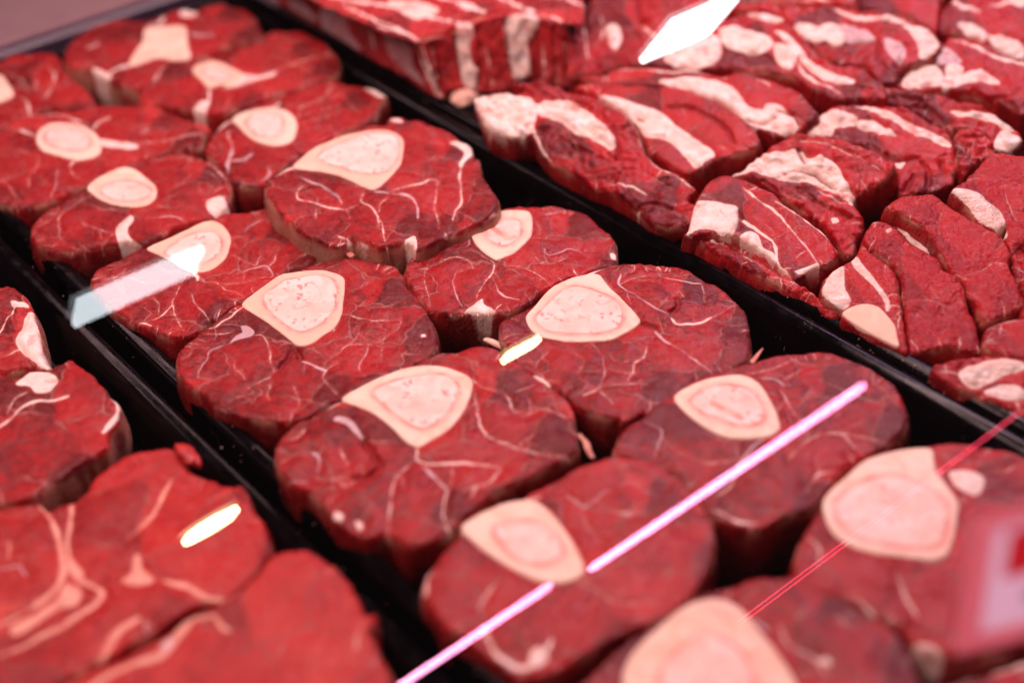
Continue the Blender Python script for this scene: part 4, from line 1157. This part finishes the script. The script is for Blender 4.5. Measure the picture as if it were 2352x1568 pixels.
scrap('fat_scrap', (1066, 226), .039, .0075, None, 'pale scrap of fat on the tray bar between the rib rack and the front chop', 'fat scrap', 9, (1.1, 1.0, .55), mat=M_FATB)
ribbon('fat_tag', [(1160, 800), (1140, 790), (1125, 783), (1112, 779)], .040, .0022, M_FATB, 'pale frayed tag of fat poking out left of the almond-boned shank slice', 'fat scrap')
ribbon('fat_tag', [(1330, 998), (1345, 1015), (1352, 1035), (1362, 1052)], .043, .0016, M_PINK, 'thin pinkish tag of fat dangling right of the many-muscled shank slice', 'fat scrap')
ribbon('fat_tag', [(1725, 835), (1738, 818), (1748, 805), (1752, 800)], .040, .0018, M_PINK, 'small brownish tag at the right rim of the almond-boned shank slice', 'fat scrap')

# crumbs of fat and meat scattered on the slices and rims
V, F = [], []
def crumb(q, r):
    b = len(V); rs = RNG.uniform(.6, 1.2, 6)*r
    V.extend([(q[0]+rs[0], q[1], q[2]), (q[0]-rs[1], q[1], q[2]), (q[0], q[1]+rs[2], q[2]), (q[0], q[1]-rs[3], q[2]), (q[0], q[1], q[2]+rs[4]*.7), (q[0], q[1], q[2]-rs[5]*.5)])
    for f in ((0, 2, 4), (2, 1, 4), (1, 3, 4), (3, 0, 4), (2, 0, 5), (1, 2, 5), (3, 1, 5), (0, 3, 5)): F.append([b+i for i in f])
for _ in range(70):
    x = .4665+RNG.normal(0, .005); crumb((x, RNG.uniform(.2, .8), .0372), RNG.uniform(.0002, .0006))
for _ in range(40):
    crumb((RNG.choice([.187, .197])+RNG.normal(0, .003), RNG.uniform(.2, .8), .0362), RNG.uniform(.0002, .0005))
tag(link('meat_crumbs', make_mesh('meat_crumbs', V, F, [M_FATB])), kind='stuff')

# ---------------------------------------------------------------- price card in a clear stand, close to the lens
def quad_obj(name, c, ux, uz, w_, h_, th, mat, parent=None, lift=0.):
    "thin upright board: centre c, axes ux and uz"
    ux = np.array(ux)/np.linalg.norm(ux); uz = np.array(uz)/np.linalg.norm(uz); nn = np.cross(ux, uz); c = np.array(c)+nn*lift
    V = [c+ux*a*w_/2+uz*b*h_/2+nn*d*th/2 for d in (-1, 1) for b in (-1, 1) for a in (-1, 1)]
    F = [[0, 2, 3, 1], [4, 5, 7, 6], [0, 1, 5, 4], [2, 6, 7, 3], [0, 4, 6, 2], [1, 3, 7, 5]]
    return link(name, make_mesh(name, V, F, [mat], smooth=False), parent)

# ---------------------------------------------------------------- sloping front glass of the case
TH = math.radians(63.85)
fwd = -ROT[:, 2]
G0 = CAMPOS+fwd*.26
gn = np.array([0, -math.sin(TH), math.cos(TH)]); gd = np.array([0, math.cos(TH), math.sin(TH)])
def glass_mat():
    s = NT('case_glass'); s.n.remove(s.b)
    tr = s.n.new('ShaderNodeBsdfTransparent'); gl = s.n.new('ShaderNodeBsdfGlossy'); gl.inputs['Roughness'].default_value = 0.0
    tr.inputs[0].default_value = (.985, .985, .985, 1)
    fr = s.n.new('ShaderNodeFresnel'); fr.inputs['IOR'].default_value = 1.5
    mx = s.n.new('ShaderNodeMixShader'); s.l.new(s.math('MULTIPLY', fr.outputs[0], 1.9, clamp=True), mx.inputs[0]); s.l.new(tr.outputs[0], mx.inputs[1]); s.l.new(gl.outputs[0], mx.inputs[2])
    s.l.new(mx.outputs[0], s.out.inputs['Surface']); return s.m
def at_z(z): return G0+gd*((z-G0[2])/gd[2])
lowp, hip = at_z(.012), at_z(.70)
V = []
for x in (-.9, 2.0):
    for q in (lowp, hip): V.append((x, q[1], q[2]))
F = [[0, 2, 3, 1]]
g = link('front_glass', make_mesh('front_glass', V, F, [glass_mat()], smooth=False))
tag(g, 'clear sloping front glass of the case carrying the lamp reflections', 'glass pane')

def mirror(p): return p-2*np.dot(p-G0, gn)*gn
def emit(name, col, st):
    m = bpy.data.materials.new(name); m.use_nodes = True; t = m.node_tree; b = t.nodes['Principled BSDF']
    b.inputs['Base Color'].default_value = (.8, .8, .8, 1); b.inputs['Emission Color'].default_value = (*col, 1); b.inputs['Emission Strength'].default_value = st
    return m
M_HOUS = simple('lamp_housing', (.02, .02, .022), .4)
Xa = np.array([1., 0, 0])
def lamp_panel(px, D, sx, sy, mat, label, oval=False):
    "flat lamp with a dark housing, hung level over the counter"
    v = CAMPOS+ray(px)*D; c = mirror(v)
    r = bpy.data.objects.new('panel_lamp', None); COL.objects.link(r); r.location = c
    tag(r, label, 'lamp')
    def part(nm, hx, hy, z0, z1, mt):
        V, F = [], []
        if oval:
            pr = [(max(-.86, min(.86, math.cos(2*math.pi*k/48)))*hx/.86, math.sin(2*math.pi*k/48)*hy) for k in range(48)]
            V = [(x, y, z0) for x, y in pr]+[(x, y, z1) for x, y in pr]
            F = [[k, (k+1) % 48, 48+(k+1) % 48, 48+k] for k in range(48)]+[list(range(48))[::-1], list(range(48, 96))]
        else: box(V, F, -hx, hx, -hy, hy, z0, z1)
        return link(nm, make_mesh(nm, V, F, [mt], smooth=False), r)
    part('diffuser', sx/2, sy/2, -.002, .002, mat)
    part('housing', sx/2+.004, sy/2+.004, .0035, .016, M_HOUS)
    return r
print('mirror checks', [np.round(mirror(CAMPOS+ray(p)*.9), 3).tolist() for p in ((320, 650), (1580, 50), (1195, 800), (485, 1208), (1650, 1100), (2000, 1200))])
lamp_panel((318, 656), .86, .086, .040, emit('white_panel_light', (.84, .94, 1), 12), 'flat cool white lamp panel, reflected over the shank slice at the left')
lamp_panel((1588, 62), .84, .060, .045, emit('bright_panel_light', (.93, .97, 1), 26), 'flat bright white lamp panel, reflected at the top edge over the chops')
lamp_panel((1196, 803), .80, .024, .013, emit('warm_spot_light', (1, .86, .42), 40), 'small warm yellow lamp, reflected as a square-ended dash near the centre')
lamp_panel((484, 1207), .80, .034, .042, emit('warm_oval_light', (1, .86, .45), 40), 'small warm yellow lamp, reflected as an oval over the left tray', True)
def tube(p0, p1, D, rad, mat, label, name='tube_lamp', cat='tube lamp'):
    v0 = CAMPOS+ray(p0)*D
    # run along the case until the reflection reaches p1
    best = min(np.linspace(0, 1.2, 2400), key=lambda s: abs(proj(v0+Xa*s)[0]-p1[0]))
    a, b = mirror(v0), mirror(v0+Xa*best)
    n = 16; L = b[0]-a[0]; V, F = [], []
    st = [(0, .3), (.002, .75), (.006, 1), (L-.006, 1), (L-.002, .75), (L, .3)]
    for x, k in st:
        for i in range(n): V.append((x, rad*k*math.cos(2*math.pi*i/n), rad*k*math.sin(2*math.pi*i/n)))
    for j in range(len(st)-1):
        for i in range(n): F.append([j*n+i, j*n+(i+1) % n, (j+1)*n+(i+1) % n, (j+1)*n+i])
    F += [list(range(n))[::-1], [(len(st)-1)*n+i for i in range(n)]]
    o = link(name, make_mesh(name, V, F, [mat])); o.location = a; tag(o, label, cat); return o
def proj(q):
    c = ROT.T @ (q-CAMPOS); return (CX+FPX*c[0]/-c[2], CY-FPX*c[1]/-c[2])
MP = emit('pink_tube_light', (1, .30, .60), 48)
tube((900, 1586), (1268, 1364), .90, .0022, MP, 'pink fluorescent tube, reflected as the lower left streak at the bottom edge')
tube((1352, 1309), (1986, 884), .90, .0022, MP, 'pink fluorescent tube, reflected as the long streak across the shank slices')
MR = emit('red_strip_light', (1, .02, .08), 8)
tube((1692, 1428), (2340, 944), .735, .0005, MR, 'thin red light strip, upper line of the reflected pair', 'light_strip', 'light strip')
tube((1700, 1434), (2348, 950), .735, .0005, MR, 'thin red light strip, lower line of the reflected pair', 'light_strip', 'light strip')

# card
d0 = .42
base = CAMPOS+ray((2330, 1322))*d0
ux = np.array([.84, -.40, 0]); uz = np.array([0, .06, 1.])
def sheet(name, col, tcol, rough):
    s = NT(name); c = s.mix(s.noise(30, 2), col, tuple(min(1, x*1.1) for x in col)); s.l.new(c, s.b.inputs['Base Color']); s.b.inputs['Roughness'].default_value = rough
    tl = s.n.new('ShaderNodeBsdfTranslucent'); tl.inputs[0].default_value = (*tcol, 1)
    ms = s.n.new('ShaderNodeMixShader'); ms.inputs[0].default_value = .8; s.l.new(s.b.outputs[0], ms.inputs[1]); s.l.new(tl.outputs[0], ms.inputs[2]); s.l.new(ms.outputs[0], s.out.inputs['Surface'])
    return s.m
M_CARD = sheet('card_paper', (.80, .66, .78), (.85, .72, .90), .6); M_CRED = sheet('card_red_print', (.60, .02, .03), (.8, .03, .04), .6); M_CBLU = sheet('card_dark_print', (.16, .12, .22), (.3, .22, .4), .6)
M_FRAME = sheet('pink_frosted_acrylic', (.84, .48, .52), (.95, .50, .56), .35)
cr = bpy.data.objects.new('price_card', None); COL.objects.link(cr); cr.location = base
tag(cr, 'blurred lavender and red price card in a pinkish acrylic holder at the right edge', 'price card')
def cpart(nm, px_w, px_h, dx, dz, mt, lift, th=.0005):
    k = d0/FPX
    return quad_obj(nm, np.array([0, 0, 0])+ux/np.linalg.norm(ux)*dx*k+uz/np.linalg.norm(uz)*dz*k, ux, uz, px_w*k, px_h*k, th, mt, cr, lift)
def csheet(nm, w_, h_, dx, dz, mt, lift):
    k = d0/FPX; a = ux/np.linalg.norm(ux); b = uz/np.linalg.norm(uz); n = np.cross(a, b)
    V = [a*(dx+sx*w_/2)*k+b*(dz+sy*h_/2)*k+n*lift for sx, sy in ((-1, -1), (1, -1), (1, 1), (-1, 1))]
    return link(nm, make_mesh(nm, V, [[0, 1, 2, 3]], [mt], smooth=False), cr)
csheet('card', 230, 330, 46, 0, M_CARD, 0)
cpart('holder', 62, 440, -100, 0, M_FRAME, 0, .0006)
fr2 = cpart('holder', 230, 55, 46, -193, M_FRAME, 0, .0006)
cpart('holder', 230, 50, 46, 191, M_FRAME, 0, .0006)
csheet('red_print', 190, 150, 60, 82, M_CRED, .0009)
csheet('dark_print', 120, 34, 90, -70, M_CBLU, .0009)
